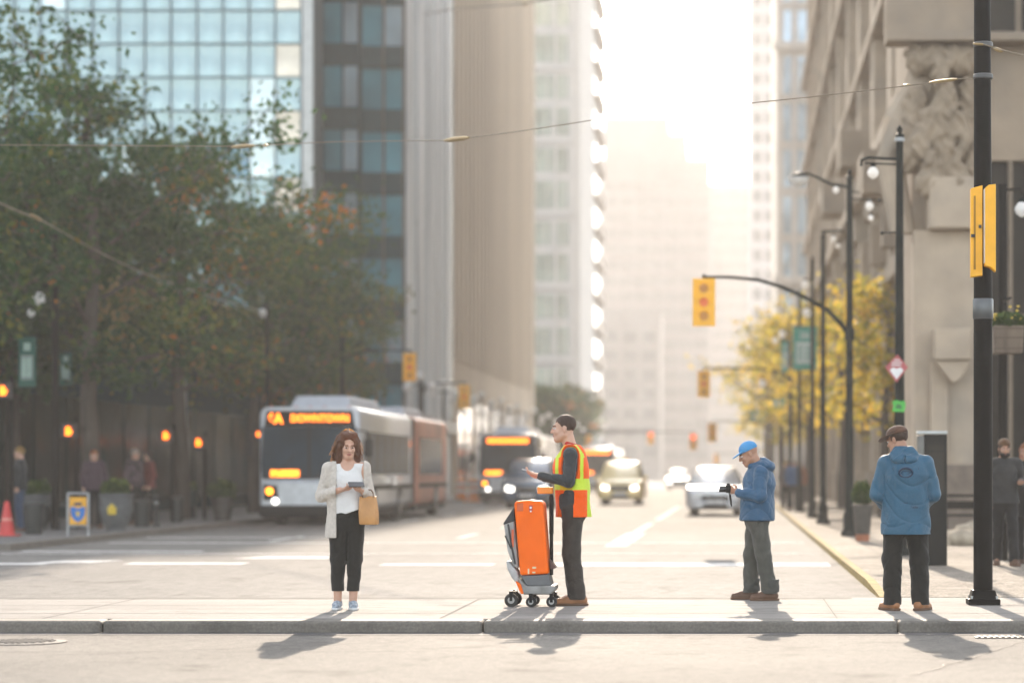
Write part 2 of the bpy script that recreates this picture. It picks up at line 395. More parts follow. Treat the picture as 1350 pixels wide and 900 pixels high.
for r_ in range(0, 31): mb.bx(-36.6, -.45, .19, .325, 1.0+rh*r_-.035, 1.0+rh*r_+.035)
mb.build('mullion_grid', mull, t)
mb = MB(); mb.bx(-.42, 0, .1, .34, 0, 42); mb.build('corner_post', mat('corner_alu', (.45, .47, .46), rough=.4, metal=.3), t)

# ---- dark building with projecting bays along the street
dk = mat('dark_cladding', (.012, .046, .056), rough=.7, var=.25, spec=0.0)
gteal = glass('glass_teal', (.085, .24, .29), rough=.3, metal=0, spec=0.0, wob=.3, var=.5, scale=.25)
gteal2 = glass('glass_teal_pale', (.25, .33, .37), rough=.3, metal=0, spec=0.0, wob=.2, var=.3)
t = thing('dark_office_block', 'dark grey block with teal window bays and heavy spandrel bands beside the glass tower', 'building', (-14.2, 104, 0))
k2 = 104/F
def tx(px): return PX(px, 104) + 14.2
mb = MB(); mb.bx(-13.8, -.002, .3, .45, 0, 44); mb.bx(-13.8, -4.2, .45, 17.8, 0, 44); mb.build('wall', dk, t)
FH = 2.72; cols2 = ((430, 453, 0), (456, 474, 1), (477, 504, 0), (507, 531, 0))
rr = random.Random(12); fins = MB()
for k in range(16):
    z0 = .55 + k*FH
    m = MB(); m.bx(tx(414), tx(533), -.05 if k % 2 else .0, .297, z0-.95, z0); m.build('spandrel_band', dk, t)
    bay = MB(); bay.bx(tx(427), tx(476), -.62, -.053, z0-.95, z0+.03); bay.bx(tx(427), tx(428.5), -.6, .29, z0+.031, z0+FH-.951); b_ = bay.build('bay', dk, t)
    for (p0, p1, pale_) in cols2:
        inb = p1 < 476; yy = -.58 if inb else .12
        m = MB(); m.bx(tx(p0), tx(p1), yy, yy+.05, z0+.031, z0+FH-.951); o = m.build('window', gteal2 if pale_ or (k % 5 == 2 and p0 == 507) else gteal, t)
    m = MB(); m.bx(tx(427)-.003, tx(427)+.05, -.5, .1, z0+.1, z0+FH-1.0); m.build('bay_side_pane', gteal2, b_)
for px in (415, 505, 531): fins.bx(tx(px), tx(px+1.6), -.12, .29, 0, 44)
fins.build('mullion_strip', mat('copper_fin', (.16, .12, .09), rough=.5, spec=.1), t)
# ---- ribbed glass strip building, sky reflection put into white ribs and streaks
wm = mat('rib_reflection_white', (.80, .84, .86), rough=.6, spec=.1, var=.3, scale=.7, stretch=(1,1,.12))
gw = glass('glass_white', (.34, .46, .49), rough=.4, metal=0, spec=.06, wob=.4, var=.5, scale=.8, stretch=(1,1,.1))
t = thing('ribbed_glass_block', 'bright glass block with close vertical ribs coloured white for its sky reflection', 'building', (-14.2, 104.5, 0))
mb = MB(); mb.bx(-3.9, -.1, 0, 17.6, 0, 55); mb.build('wall', mat('pale_core', (.5, .52, .54), rough=.5), t)
for j in range(8):
    m = MB(); m.bx(-.097, .0, j*2.2+.03, j*2.2+2.17, 4, 55); m.build('window_strip', gw, t)
mb = MB()
for j in range(14): mb.bx(.003, .05 if j % 3 else .11, j*1.2+.05, j*1.2+(.55 if j % 4 else .8), 3.8, 55)
mb.build('rib', wm, t)
mb = MB(); mb.bx(-.09, .3, 0, 17.6, 3.2, 3.797); mb.build('canopy', mat('canopy_grey', (.25, .26, .26)), t)

# ---- beige concrete slab
cb = mat('beige_concrete', (.62, .525, .41), rough=.85, var=.1, scale=.15, bump=.3, bscale=3, stretch=(1, 1, .25), spec=.05, dirt=(.50, .42, .33), dscale=.1)
t = thing('beige_tower', 'plain beige concrete tower with faint vertical ribs', 'building', (-14.2, 122.25, 0))
mb = MB(); mb.bx(-14, 0, 0, 50, 0, 70); mb.build('wall', cb, t)
mb = MB()
for j in range(24): mb.bx(.002, .10, j*2.0+.2, j*2.0+1.1, 7, 70)
mb.build('rib', cb, t)
mb = MB()
for j in range(5): mb.bx(.0, .06, 2+j*8.2, 8.6+j*8.2, .6, 5)
mb.build('shop_glazing', glass('shop_glass', (.06, .09, .1), rough=.08), t)

# ---- white framed tower with balconies, the one whose edge throws the street into shade
wf = mat('white_frame', (.60, .60, .59), rough=.9, var=.06, spec=0)
gg = glass('glass_grey_green', (.30, .38, .37), rough=.12, metal=.3, wob=.3, var=.4, scale=.4)
t = thing('white_apartment_tower', 'tall pale apartment tower with white framed windows and stacked balconies', 'building', (-14.3, 225, 0))
TH = 72
mb = MB(); mb.bx(-16, 0, 0, 37, 0, TH); mb.build('wall', wf, t)
FH = 3.4; wp = None
for k in range(1, 20):
    z0 = 2 + k*FH
    cols = ((-4.2, 1.75), (-2.15, 1.0)) if k % 3 else ((-4.3, 1.5), (-2.6, 1.5))
    for (x, wd) in cols:
        m = MB(); m.bx(x, x+wd, -.02, .04, z0, z0+(2.55 if k % 2 else 2.2)); f_ = m.build('window', gg, t)
        m = MB(); m.bx(x+wd*.6, x+wd*.6+.09, -.06, -.022, z0, z0+2.2); m.build('frame', wf, f_)
mb = MB()
for x in (-4.7, -2.43, -.9): mb.bx(x, x+.25, -.25, -.003, 0, TH)
for k in range(1, 20, 2): mb.bx(-4.7, -.65, -.28, -.256, 1.3+k*FH, 1.75+k*FH)
mb.build('pier', wf, t)
for k in range(1, 20):
    z0 = 2 + k*FH
    m = MB(); m.bx(.003, .55, 20, 34, z0, z0+.25); m.bx(.47, .55, 20, 34, z0+.25, z0+1.15); m.build('balcony', mat('balcony_pale', (.5, .46, .42), rough=.9, spec=0), t)
mb = MB()
for k in range(1, 20): mb.bx(.003, .05, 21, 33, 2.3+k*FH, 4.6+k*FH)
mb.build('balcony_door', gg, t)

# ---- far towers closing the view
pale = mat('far_concrete', (.22, .20, .19), rough=.8, var=.1, scale=.2)
palew = glass('far_windows', (.12, .12, .12), rough=.3, spec=.2)
def far_tower(label, x0, x1, Y, z, depth, tops=(), bays=8, fh=3.4, col=pale):
    t = thing('far_tower', label, 'building', ((x0+x1)/2, Y, 0), group=None)
    hw = (x1-x0)/2
    mb = MB(); mb.bx(-hw, hw, 0, depth, 0, z)
    for (a, b_, dz) in tops: mb.bx(a, b_, .4, depth-.4, z, z+dz)
    mb.build('wall', col, t)
    bw = (x1-x0)/bays
    rows = int((z-4)/fh); npart = 0; rest = MB()
    for k in range(rows):
        m = MB()
        for i in range(bays): m.bx(-hw+bw*(i+.15), -hw+bw*(i+.85), -.1, .02, 4+k*fh, 4+k*fh+fh*.55)
        m.build('window_row', palew, t)
    mb = MB()
    for i in range(0, bays+1, 2): mb.bx(-hw+bw*i-.35, -hw+bw*i+.35, -.9, -.003, 0, z)
    mb.build('pier', col, t)
    return t
far_tower('broad hazy tower with a stepped roof closing the end of the street', -28.2, -5.5, 520, 68.5, 30, tops=((-11.3, 2.6, 9.2), (2.6, 6.5, 5.5)), bays=14)
far_tower('slim faint tower in the gap beside the broad hazy one', -5.6, 4.2, 600, 72.5, 25, bays=6)
far_tower('pale high rise standing farthest along the sunny pavement', PX(990, 420), 20, 420, 99, 40, bays=8, col=mat('far_pale', (.5, .47, .46), rough=.7))
far_tower('low dim block far behind, filling the gap at the end of the road', -9, 9, 660, 27, 20, bays=6)
far_tower('low hazy block at the foot of the broad tower', -40, -13.5, 430, 30, 30, bays=8)
# pale blue-white tower next to the stone building
t = thing('striped_tower', 'pale tower with blue glass stripes behind the street lamps', 'building', (3.2, 182, 0))
mb = MB(); mb.bx(0, 14, 0, 30, 0, 75); mb.build('wall', mat('cream_panel', (.5, .46, .41), rough=.7), t)
for i, (a, b_) in enumerate(((.5, 1.1), (1.55, 3.0), (3.5, 4.6), (5.2, 7))):
    m = MB(); m.bx(a, b_, -.05, .05, 6, 75); w_ = m.build('window_strip', glass('glass_blue_pale', (.3, .4, .48), rough=.12, metal=.4, wob=.3), t)
    m = MB()
    for k in range(20): m.bx(a-.02, b_+.02, -.12, -.052, 8+k*3.5, 8.7+k*3.5)
    m.build('spandrel', mat('cream_panel2', (.42, .39, .35), rough=.7), w_)
for z in (12, 15.4, 33, 51):
    mb = MB(); mb.bx(-.25, 14, -.4, -.121, z, z+.6); mb.build('ledge', MATS['cream_panel'], t)

# ---- ornate stone building on the right
st = mat('sandstone', (.31, .24, .17), rough=.85, var=.16, scale=.9, bump=.35, bscale=9, dirt=(.19, .165, .135), dscale=.6)
st2 = mat('sandstone_pale', (.42, .335, .245), rough=.85, var=.12, scale=1.4, bump=.3, bscale=9, dirt=(.27, .235, .19), dscale=.8)
st3 = mat('stone_relief', (.27, .21, .145), rough=.9, var=.25, scale=3, bump=.6, bscale=14)
gd = glass('dark_window', (.03, .027, .022), rough=.2, var=.4, scale=.6, spec=.03)
bz = mat('bronze_frame', (.17, .13, .09), rough=.5, metal=.4)
t = thing('stone_building', 'ornate sandstone building with carved reliefs pilasters and a tall dark entrance', 'building', (0, 0, 0))
Yp = 50.0
def q(px): return PX(px, Yp)
def qz(py): return PZ(py, Yp)
mb = MB()
mb.bx(5.0, 18, 56.5, 150, 0, 38)                        # body along the street
mb.bx(q(1208), 18, Yp+1.2, 56.5, 0, 15)                 # portico mass
mb.build('wall', st, t)
m = MB(); m.bx(q(1207), q(1296), Yp+.5, Yp+1.19, SW, qz(300)); m.bx(q(1228), q(1252), Yp+.3, Yp+.497, SW, qz(475)); m.build('pier', st2, t, bevel=.03)
m = MB(); m.bx(q(1226), q(1300), Yp+.1, Yp+1.19, qz(300), qz(232)); m.build('corbel_block', st2, t, bevel=.04)
m = MB(); m.prism([(q(1231), qz(475)), (q(1278), qz(475)), (q(1278), qz(480)), (q(1264), qz(502)), (q(1256), qz(505))], 'y', Yp-.1, Yp+.29)
m.bx(q(1231), q(1280), Yp-.2, Yp+.29, qz(474.5), qz(433)); m.build('bracket', st2, t, bevel=.03)
# carved relief: a heavy figure with acanthus-like lumps, one lumpy body
import itertools
RELIEF = t
# volute leading down to the street side
m = MB(); m.tube([(q(1196), Yp+1.3, qz(300)), (q(1178), Yp+1.3, qz(200)), (q(1190), Yp+1.3, qz(150)), (q(1215), Yp+1.3, qz(110)), (q(1235), Yp+1.3, qz(60))], [.28, .3, .34, .36, .4], n=10); m.build('scroll', st2, t, smooth=True)
# lintel zone to the right
m = MB(); m.bx(q(1296)+.003, 18, Yp+.9, Yp+1.19, qz(205), qz(50)); m.bx(q(1170), 18, Yp+.3, Yp+1.19, qz(50), qz(38)); m.bx(q(1170), 18, Yp+.7, Yp+1.185, qz(37.9), 15); m.build('lintel', st, t, bevel=.02)
for i in range(3):
    m = MB(); m.bx(q(1300+i*52), q(1343+i*52), Yp+.62, Yp+.695, qz(34), 15); m.build('upper_window', gd, t)
# tall dark entrance with bronze mullions and doors
m = MB(); m.bx(q(1297), 11, Yp+1.1, Yp+1.17, SW, qz(205)); e = m.build('entrance_glazing', gd, t)
m = MB()
for px in (1299, 1336, 1362, 1388): m.bx(q(px), q(px)+.09, Yp+.9, Yp+1.09, SW, qz(205))
m.bx(q(1297), 11, Yp+.92, Yp+1.085, qz(420), qz(410)); m.build('frame', bz, e)
m = MB(); m.bx(q(1180), q(1298), Yp-.05, Yp+.497, SW, qz(612)); m.build('plinth', mat('brown_plinth', (.16, .125, .095), rough=.8, var=.2, bump=.3), t, bevel=.03)
# street side: bays with pilasters, cornices, brackets
for j in range(11):
    y0 = 58 + j*8.4
    m = MB(); m.bx(4.3, 4.998, y0, y0+1.7, SW, 36); m.bx(4.15, 4.998, y0-.15, y0+1.85, SW, 1.3); m.bx(4.1, 4.998, y0-.2, y0+1.9, 9.2, 10.1); m.build('pilaster', st2, t, bevel=.04)
    for (z0, z1) in ((1.6, 6.0), (10.6, 14.2), (15.6, 19), (20, 23.4), (26, 29.5), (31, 35)):
        m = MB(); m.bx(4.9, 4.995, y0+2.6, y0+7.2, z0, z1); w_ = m.build('window', gd, t)
        m = MB(); m.bx(4.78, 4.897, y0+4.8, y0+5.0, z0, z1); m.bx(4.7, 4.995, y0+2.3, y0+2.6, z0-.2, z1+.2); m.bx(4.7, 4.995, y0+7.2, y0+7.5, z0-.2, z1+.2); m.build('frame', bz if z0 < 2 else st2, w_)
m = MB()
for (z, d, h) in ((6.4, .9, .5), (10.1, 1.1, .45), (14.7, .8, .4), (19.4, .9, .4), (24.8, .9, .5), (36.5, 1.4, 1.2)): m.bx(5-d, 4.999, 57, 149.9, z, z+h)
m.build('cornice', st2, t, bevel=.05)
for j in range(16):
    y0 = 60 + j*5.6
    m = MB(); m.prism([(4.0, 10.0), (4.998, 10.0), (4.998, 8.6), (4.75, 8.7), (4.4, 9.5)], 'y', y0, y0+.8) if False else m.bx(4.02, 4.99, y0, y0+.9, 7.4, 8.6); m.bx(4.3, 4.99, y0+.1, y0+.8, 6.91, 7.4); m.build('bracket', st, t, bevel=.04)
# balconies with little roofs high up
for j, (y0, z) in enumerate(((66, 8.9), (80, 11.4), (96, 11.6))):
    m = MB(); m.bx(3.5, 4.99, y0, y0+3, z, z+.3); m.bx(3.5, 3.62, y0, y0+3, z+.3, z+1.2); m.bx(3.62, 4.99, y0, y0+.1, z+.3, z+1.2); m.build('balcony', st, t, bevel=.03)

# ---- low glazed podium behind the trees on the left
pg = glass('podium_glass', (.008, .028, .028), rough=.12, metal=0, wob=.3, var=.5, scale=.3, spec=.02)
t = thing('shop_podium', 'dark glazed row of shops behind the street trees', 'building', (-17.6, 52, 0))
mb = MB(); mb.bx(-24, -.3, 0, 43, 0, 4.6); mb.build('wall', dk, t)
for i in range(10):
    m = MB(); m.bx(-2.6-i*2.3, -.5-i*2.3, -.05, -.003, .5, 3.4); w_ = m.build('window', pg, t)
    m = MB(); m.bx(-2.68-i*2.3, -2.602-i*2.3, -.2, -.003, .1, 3.5); m.build('mullion', mat('steel_grey', (.08, .1, .1), rough=.5, metal=.2), w_)
for i in range(14):
    m = MB(); m.bx(-.297, -.2, .4+i*3.05, 3.1+i*3.05, .5, 3.3); m.build('street_window', pg, t)
warm = emat('warm_interior', (1, .55, .18), 1.2)
for (px, py, wd) in ((6, 425, 1.2), (28, 395, .6), (70, 470, .4), (52, 440, .5), (20, 465, .9)):
    pass
m = MB(); m.bx(-24, 0, -1.2, -.06, 3.5, 3.9); m.build('awning', mat('awning_dark', (.02, .05, .045), rough=.7), t)
m = MB(); m.bx(-24, -.3, 3, 43, 4.6, 7.2); m.build('upper_wall', mat('ochre_wall', (.46, .29, .09), rough=.8, var=.2, scale=1.5), t)
for i in range(8):
    m = MB(); m.bx(-3.0-i*2.8, -1.2-i*2.8, 2.9, 2.998, 5.0, 6.6); m.build('upper_window', glass('window_glow_tint', (.25, .16, .06), rough=.15), t)  # lit look put into the amber glass colour, nothing glows
# ================================================================== trees
def leaf_mat(name, ramp, trans=.5, rough=.55):
    m, nt, N, L, b = nodes(name); setp(b, rough=rough, spec=.1)
    a = N.new('ShaderNodeAttribute'); a.attribute_type = 'GEOMETRY'; a.attribute_name = 'tone'
    r = N.new('ShaderNodeValToRGB'); e = r.color_ramp.elements
    while len(e) > 1: e.remove(e[0])
    e[0].position = ramp[0][0]; e[0].color = (*ramp[0][1], 1)
    for p_, c in ramp[1:]: x = e.new(p_); x.color = (*c, 1)
    L.new(a.outputs['Fac'], r.inputs['Fac']); L.new(r.outputs['Color'], b.inputs['Base Color'])
    tr = N.new('ShaderNodeBsdfTranslucent'); L.new(r.outputs['Color'], tr.inputs['Color'])
    mx = N.new('ShaderNodeMixShader'); mx.inputs[0].default_value = trans
    L.new(b.outputs[0], mx.inputs[1]); L.new(tr.outputs[0], mx.inputs[2]); L.new(mx.outputs[0], N['Material Output'].inputs['Surface'])
    return m
bark = mat('bark', (.07, .055, .042), rough=.9, var=.3, scale=8, bump=.6, bscale=14, stretch=(1, 1, .2))
leaf_green = leaf_mat('leaf_green', [(0, (.016, .052, .018)), (.5, (.044, .098, .024)), (.8, (.12, .14, .026)), (.94, (.24, .14, .02)), (1, (.44, .14, .02))], .42)
leaf_yellow = leaf_mat('leaf_yellow', [(0, (.16, .19, .03)), (.3, (.42, .36, .04)), (.7, (.66, .46, .04)), (1, (.75, .48, .07))], .62)
leaf_shrub = leaf_mat('leaf_shrub', [(0, (.02, .05, .012)), (.6, (.06, .10, .02)), (1, (.16, .20, .04))], .35)
def leaf_quads(C, size, rg, elong=1.5, droop=0):
    n = len(C)
    u = rg.normal(size=(n, 3)); u /= np.linalg.norm(u, axis=1)[:, None]
    v = np.cross(u, rg.normal(size=(n, 3))); v /= np.linalg.norm(v, axis=1)[:, None]
    s = size*(.6 + .8*rg.random((n, 1)))
    a = u*s*elong*.5; b = v*s*.5
    V = np.stack([C-a, C+b*.9-a*.1, C+a, C-b*.9-a*.1], axis=1).reshape(-1, 3)
    return V, np.arange(n*4).reshape(-1, 4)
def make_tree(seed, H, cr, base, nleaf, lsize, lm, flat=1.0, sparse_top=0, tone_shift=0, label='', loc=(0,0,0), group=None, nclump=150, lean=0, name='street_tree', sig=.33):
    rg = np.random.default_rng(seed); rr = random.Random(seed)
    t = thing(name, label, 'tree', loc, 0, group)
    mb = MB(); pts = []; k = 7
    for i in range(k+1):
        f = i/k; pts.append(Vector((rr.uniform(-.12, .12)*f*2+lean*f*f, rr.uniform(-.12, .12)*f*2, f*H*.9)))
    r0 = .05 + H*.0135
    mb.tube([Vector((0,0,-.1))]+pts, [r0*1.5]+[r0*(1.15-1.0*i/k)+.012 for i in range(k+1)], n=9)
    tips = []
    nl = 13
    for i in range(nl):
        f = base/H + (.9-base/H)*(i+.3)/nl*.98
        q0 = pts[0].lerp(pts[-1], min(f/.9, 1)); az = i*2.4 + rr.uniform(-.4, .4)
        prof = math.sin(math.pi*min(1, max(.12, (f-base/H+.12)/(1.1-base/H)))**.8)
        ln = cr*max(.35, prof)*rr.uniform(.75, 1.1); up = rr.uniform(.25, .75)
        d = Vector((math.cos(az), math.sin(az), up)); seg = [q0]; r_ = r0*.5*(1.1-f)
        for j in range(1, 5): seg.append(q0 + d*ln*j/4 + Vector((rr.uniform(-.15,.15), rr.uniform(-.15,.15), rr.uniform(-.1,.12)))*j*.5)
        mb.tube(seg, [max(.012, r_*(1-.2*j)) for j in range(5)], n=6)
        for j in (1, 2, 3, 4):
            tips.append(seg[j])
            for s in range(2):
                dd = Vector((rr.uniform(-1,1), rr.uniform(-1,1), rr.uniform(-.2,1))).normalized()*ln*rr.uniform(.2,.42)
                e_ = seg[j]+dd; mb.tube([seg[j], seg[j].lerp(e_, .5)+Vector((0,0,.06)), e_], [.018, .013, .006], n=4); tips.append(e_)
    mb.build('trunk', bark, t, smooth=True, ang=80)
    # clumps of leaves around branch ends, with a ragged outline
    C = []; T = []
    tp = [p for p in tips if p.z > base*.85]
    per = max(8, nleaf//max(1, len(tp)))
    for p in tp:
        hf = (p.z-base)/(H-base)
        m = int(per*rr.uniform(.45, 1.6)*(1 - sparse_top*max(0, hf-.3)*1.45))
        if m < 3: continue
        sg = sig*rr.uniform(.7, 1.6)
        c = np.array(p) + rg.normal(size=(m, 3))*np.array([sg, sg, sg*.65*flat]); C.append(c)
        tone = rr.random(); T.append(np.clip(tone*.7 + rg.normal(size=m)*.13 + tone_shift + (.3 if rr.random() < .07 else 0), 0, 1))
    C = np.concatenate(C); T = np.concatenate(T)
    V, Q = leaf_quads(C, lsize, rg)
    np_mesh('crown', V, Q, lm, t, smooth=False, attr=T)
    return t
G_L = 'street trees on the shaded pavement'
specs = [((-16.0, 47, .08), 12.6, 3.9, 3.4, 'tallest dark green street tree, nearest, its sparse sprigs reaching above the glass tower base', 11, .7, .0),
         ((-14.35, 54, .08), 11.0, 3.5, 3.3, 'dark street tree standing behind the yellow and blue sign, airy at the top', 12, .6, .02),
         ((-14.3, 62.5, .08), 10.4, 3.4, 3.2, 'street tree with orange tinged leaves between shop planters and bus', 13, .3, .16),
         ((-14.3, 72, .08), 9.6, 3.2, 3.0, 'green street tree right behind the front of the articulated bus', 14, .2, .05),
         ((-14.6, 82, .08), 9.4, 2.9, 2.8, 'olive street tree over the roof of the articulated bus', 15, .2, .12),
         ((-15.4, 92, .08), 9.0, 2.5, 2.8, 'last visible street tree at the corner of the dark office block', 16, .2, .14)]
for loc, H, cr, base, lab, sd_, sp, ts in specs:
    make_tree(sd_, H, cr, base, 11500 if loc[1] < 75 else 9000, .12, leaf_green, sparse_top=sp, tone_shift=ts, label=lab, loc=loc, group=G_L)
make_tree(21, 9.0, 3.4, 3.0, 9000, .18, leaf_green, tone_shift=-.05, label='dark tree set back against the shop windows behind the planters', loc=(-18.2+1.2, 57, .08), group=G_L)
# a few far green trees in the haze at the foot of the beige and white towers
for i, (x, y, h) in enumerate(((-14.6, 190, 8), (-14.3, 203, 8.5), (-14.0, 214, 9))):
    make_tree(31+i, h, 2.0, 3, 4000, .3, leaf_green, label=('hazy green tree at the foot of the beige tower', 'hazy tree beside the far kerb just before the white tower', 'hazy tree hiding the lowest windows of the white tower')[i], loc=(x, y, .08), group='hazy trees far down the street')
G_R = 'yellow autumn trees along the sunny pavement'
for i, (x, y, h, cr, b_, n, lab) in enumerate((
    (4.1, 66, 7.0, 1.7, 2.2, 2000, 'small yellow autumn tree close to the sandstone building, nearest of its row'),
    (3.7, 83, 7.6, 1.8, 2.4, 1700, 'yellow autumn tree behind the green banner post'),
    (3.0, 98, 8.6, 2.1, 2.6, 1700, 'mid row yellow tree with gaps of sky among its leaves'),
    (2.3, 118, 9.6, 2.6, 2.8, 1900, 'yellow tree leaning over the road beyond the banner'),
    (1.95, 142, 10.6, 3.0, 3.0, 2300, 'broad yellow tree overhanging the traffic lane past the last lamp posts'),
    (2.3, 172, 10.5, 3.2, 3.0, 2200, 'farthest yellow tree fading into haze'))):
    make_tree(41+i, h, cr, b_, int(n*1.35), .10+.0005*y, leaf_yellow, sparse_top=.3, label=lab, loc=(x, y, SW), group=G_R, sig=.3, tone_shift=.1)

# ================================================================== poles, lamps, signals
blk = mat('black_pole_paint', (.006, .006, .0055), rough=.55, var=.3, scale=5, spec=.08)
grn = mat('dark_green_pole', (.008, .013, .012), rough=.55, var=.25, scale=4, spec=.08)
galv = mat('galvanised', (.34, .35, .35), rough=.4, metal=.7, var=.15, scale=8)
ylw = mat('signal_yellow', (.88, .42, .005), rough=.45, var=.08, scale=6)
ylw_d = mat('signal_black', (.015, .015, .014), rough=.5)
def globe_mat():
    m, nt, N, L, b = nodes('globe_glass'); setp(b, col=(.9, .88, .84), rough=.25)
    tr = N.new('ShaderNodeBsdfTranslucent'); tr.inputs['Color'].default_value = (.95, .93, .9, 1)
    mx = N.new('ShaderNodeMixShader'); mx.inputs[0].default_value = .5
    L.new(b.outputs[0], mx.inputs[1]); L.new(tr.outputs[0], mx.inputs[2]); L.new(mx.outputs[0], N['Material Output'].inputs['Surface'])
    return m
globe = globe_mat()

# --- tall black signal pole on the near corner
t = thing('signal_pole', 'thick black fluted pole with square flange at the kerb corner', 'pole', (PX(1296, 23.6), 23.6, 0))
mb = MB(); mb.tube([(0,0,.12), (0,0,2.9), (-.01,0,6.6)], [.094, .092, .078], n=28); mb.build('shaft', blk, t, smooth=True)
mb = MB(); mb.box((0,0,.03), (.31,.31,.06)); mb.box((0,0,.1), (.27,.27,.09), taper=.8); mb.build('flange', blk, t, bevel=.01)
mb = MB()
for a in (-.12, .12):
    for b_ in (-.12, .12): mb.cyl((a, b_, .058), (a, b_, .09), .014, n=6)
mb.build('anchor_bolt', galv, t)
mb = MB(); mb.lathe([(.094, 2.78), (.101, 2.79), (.101, 2.97), (.094, 2.98)], n=28); mb.build('sleeve', mat('sleeve_grey', (.11, .115, .115), rough=.35, metal=.5), t, smooth=True)
mb = MB(); mb.lathe([(.09, 5.12), (.098, 5.13), (.098, 5.16), (.09, 5.17)], n=28); mb.lathe([(.088, 5.43), (.097, 5.44), (.097, 5.47), (.088, 5.48)], n=28); mb.build('wire_clamp', mat('clamp_grey', (.10, .10, .095), rough=.5), t, smooth=True)
# --- yellow signal heads hung on it, seen from behind and edge on
t = thing('traffic_signal', 'two yellow signal housings strapped back to back on the thick black pole', 'traffic signal', (PX(1293, 23.6), 23.42, PZ(370, 23.6)))
def sg(x0, x1, y0, y1, z0, z1, mb, mi=0): mb.bx(x0, x1, y0, y1, z0, z1, mi)
s_ = 23.6/F
mb = MB(); mb.prism([(-16*s_, 2*s_), (-4*s_, 4*s_), (-1*s_, 4*s_), (-1*s_, 122*s_), (-16*s_, 118*s_)], 'y', -.06, .05); mb.build('housing', ylw, t, bevel=.006)
mb = MB(); mb.prism([(1*s_, 16*s_), (8*s_, 14*s_), (15*s_, 8*s_), (15*s_, 122*s_), (6*s_, 121*s_), (1*s_, 117*s_)], 'y', -.16, -.03); mb.build('housing', ylw, t, bevel=.006)
mb = MB(); mb.bx(-12.5*s_, -10*s_, -.068, -.0605, 12*s_, 108*s_); mb.build('hinge_shadow_gap', mat('signal_seam', (.35, .17, .004), rough=.6), t)
mb = MB(); mb.bx(-16.2*s_, -11*s_, -.075, -.0605, 54*s_, 58*s_); mb.bx(-6*s_, -2.5*s_, -.075, -.0605, 66*s_, 70*s_); mb.build('latch', ylw_d, t)
mb = MB(); mb.bx(-.07, .07, .05, .12, 30*s_, 36*s_); mb.bx(-.07, .07, .05, .12, 96*s_, 102*s_); mb.build('bracket', blk, t)
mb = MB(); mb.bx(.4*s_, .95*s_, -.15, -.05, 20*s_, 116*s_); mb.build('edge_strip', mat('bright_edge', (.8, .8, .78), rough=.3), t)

# --- black ticket kiosk
t = thing('kiosk', 'slim black information kiosk with a pale top edge', 'kiosk', (PX(1229, 32.2), 32.2, SW))
mb = MB(); mb.bx(-.11, .19, -.11, .11, 0, 1.74); mb.build('body', mat('kiosk_black', (.012, .013, .012), rough=.4, spec=.12), t, bevel=.012)
mb = MB(); mb.bx(-.2, -.113, -.1, .11, .05, 1.72); mb.build('side_panel', mat('kiosk_side', (.14, .14, .13), rough=.4, metal=.4), t, bevel=.008)
mb = MB(); mb.bx(-.205, .195, -.12, .12, 1.745, 1.785); mb.build('cap', mat('kiosk_cap', (.5, .52, .5), rough=.35), t, bevel=.008)
mb = MB(); mb.bx(-.07, .15, -.1145, -.1115, .95, 1.5); mb.bx(-.07, .15, -.1145, -.1115, 1.53, 1.6); mb.build('screen', glass('kiosk_screen', (.03, .028, .024), rough=.2, spec=.15), t)

# --- row of lamp posts on the sunny pavement
G_LP = 'tall dark lamp posts along the sunny pavement'
def lamp_post(px, Y, ztop, label, r0=.075, r1=.045):
    t = thing('lamp_post', label, 'lamp post', (PX(px, Y), Y, SW), 0, G_LP)
    mb = MB(); mb.tube([(0,0,.3), (0,0,ztop-SW)], [r0, r1], n=16); mb.build('pole', grn, t, smooth=True)
    mb = MB(); mb.lathe([(r0*2, 0), (r0*2, .08), (r0*1.5, .12), (r0*1.45, .4), (r0*1.1, .48)], n=16); mb.build('base', grn, t, smooth=True)
    mb = MB(); mb.lathe([(r1*1.3, ztop-SW-.02), (r1*1.3, ztop-SW+.03), (r1*.5, ztop-SW+.05), (r1*.9, ztop-SW+.1), (.005, ztop-SW+.17)], n=10); mb.build('finial', grn, t, smooth=True)
    return t
def loc_pt(t, px, py, Y=None):
    Y = Y or t.location.y; v = P(px, py, Y); return v - t.location
def hung_lamp(t, px, py, sz, Y=None):
    """pear shaped white globe with a small cap"""
    c = loc_pt(t, px, py, Y); m = MB(); m.lathe([(sz*.3, sz*.95), (sz*.55, sz*.8), (sz*.95, sz*.2), (sz, -.2*sz), (sz*.8, -.7*sz), (sz*.35, -1.1*sz), (.01, -1.2*sz)], c, n=14)
    g_ = m.build('globe', globe, t, smooth=True, ang=80)
    m = MB(); m.lathe([(sz*.5, sz*.9), (sz*.45, sz*1.25), (sz*.15, sz*1.6)], c, n=12); m.build('cap', grn, g_, smooth=True)
Y = 36; t = lamp_post(1186, Y, PZ(180, Y), 'near lamp post with pendant globe and the red diamond sign on it', .083, .052)
mb = MB(); mb.tube([loc_pt(t,1186,210), loc_pt(t,1145,208), loc_pt(t,1136,211), loc_pt(t,1135,219)], .022, n=8); mb.tube([loc_pt(t,1186,217), loc_pt(t,1140,215)], .014, n=8); mb.build('arm', grn, t, smooth=True)
hung_lamp(t, 1151, 227, .085)
mb = MB(); mb.tube([loc_pt(t,1186,306), loc_pt(t,1163,307)], .013, n=6); mb.ball(loc_pt(t,1163,307), .03, 8); mb.build('banner_rod', grn, t)
mb = MB(); mb.lathe([(.06,0),(.075,.01),(.075,.05),(.06,.06)], loc_pt(t,1186,187), 14); mb.build('collar', galv, t, smooth=True)
Y = 47; t = lamp_post(1120, Y, PZ(234, Y), 'lamp post carrying the curved signal arm over the road', .085, .055); LPB = t
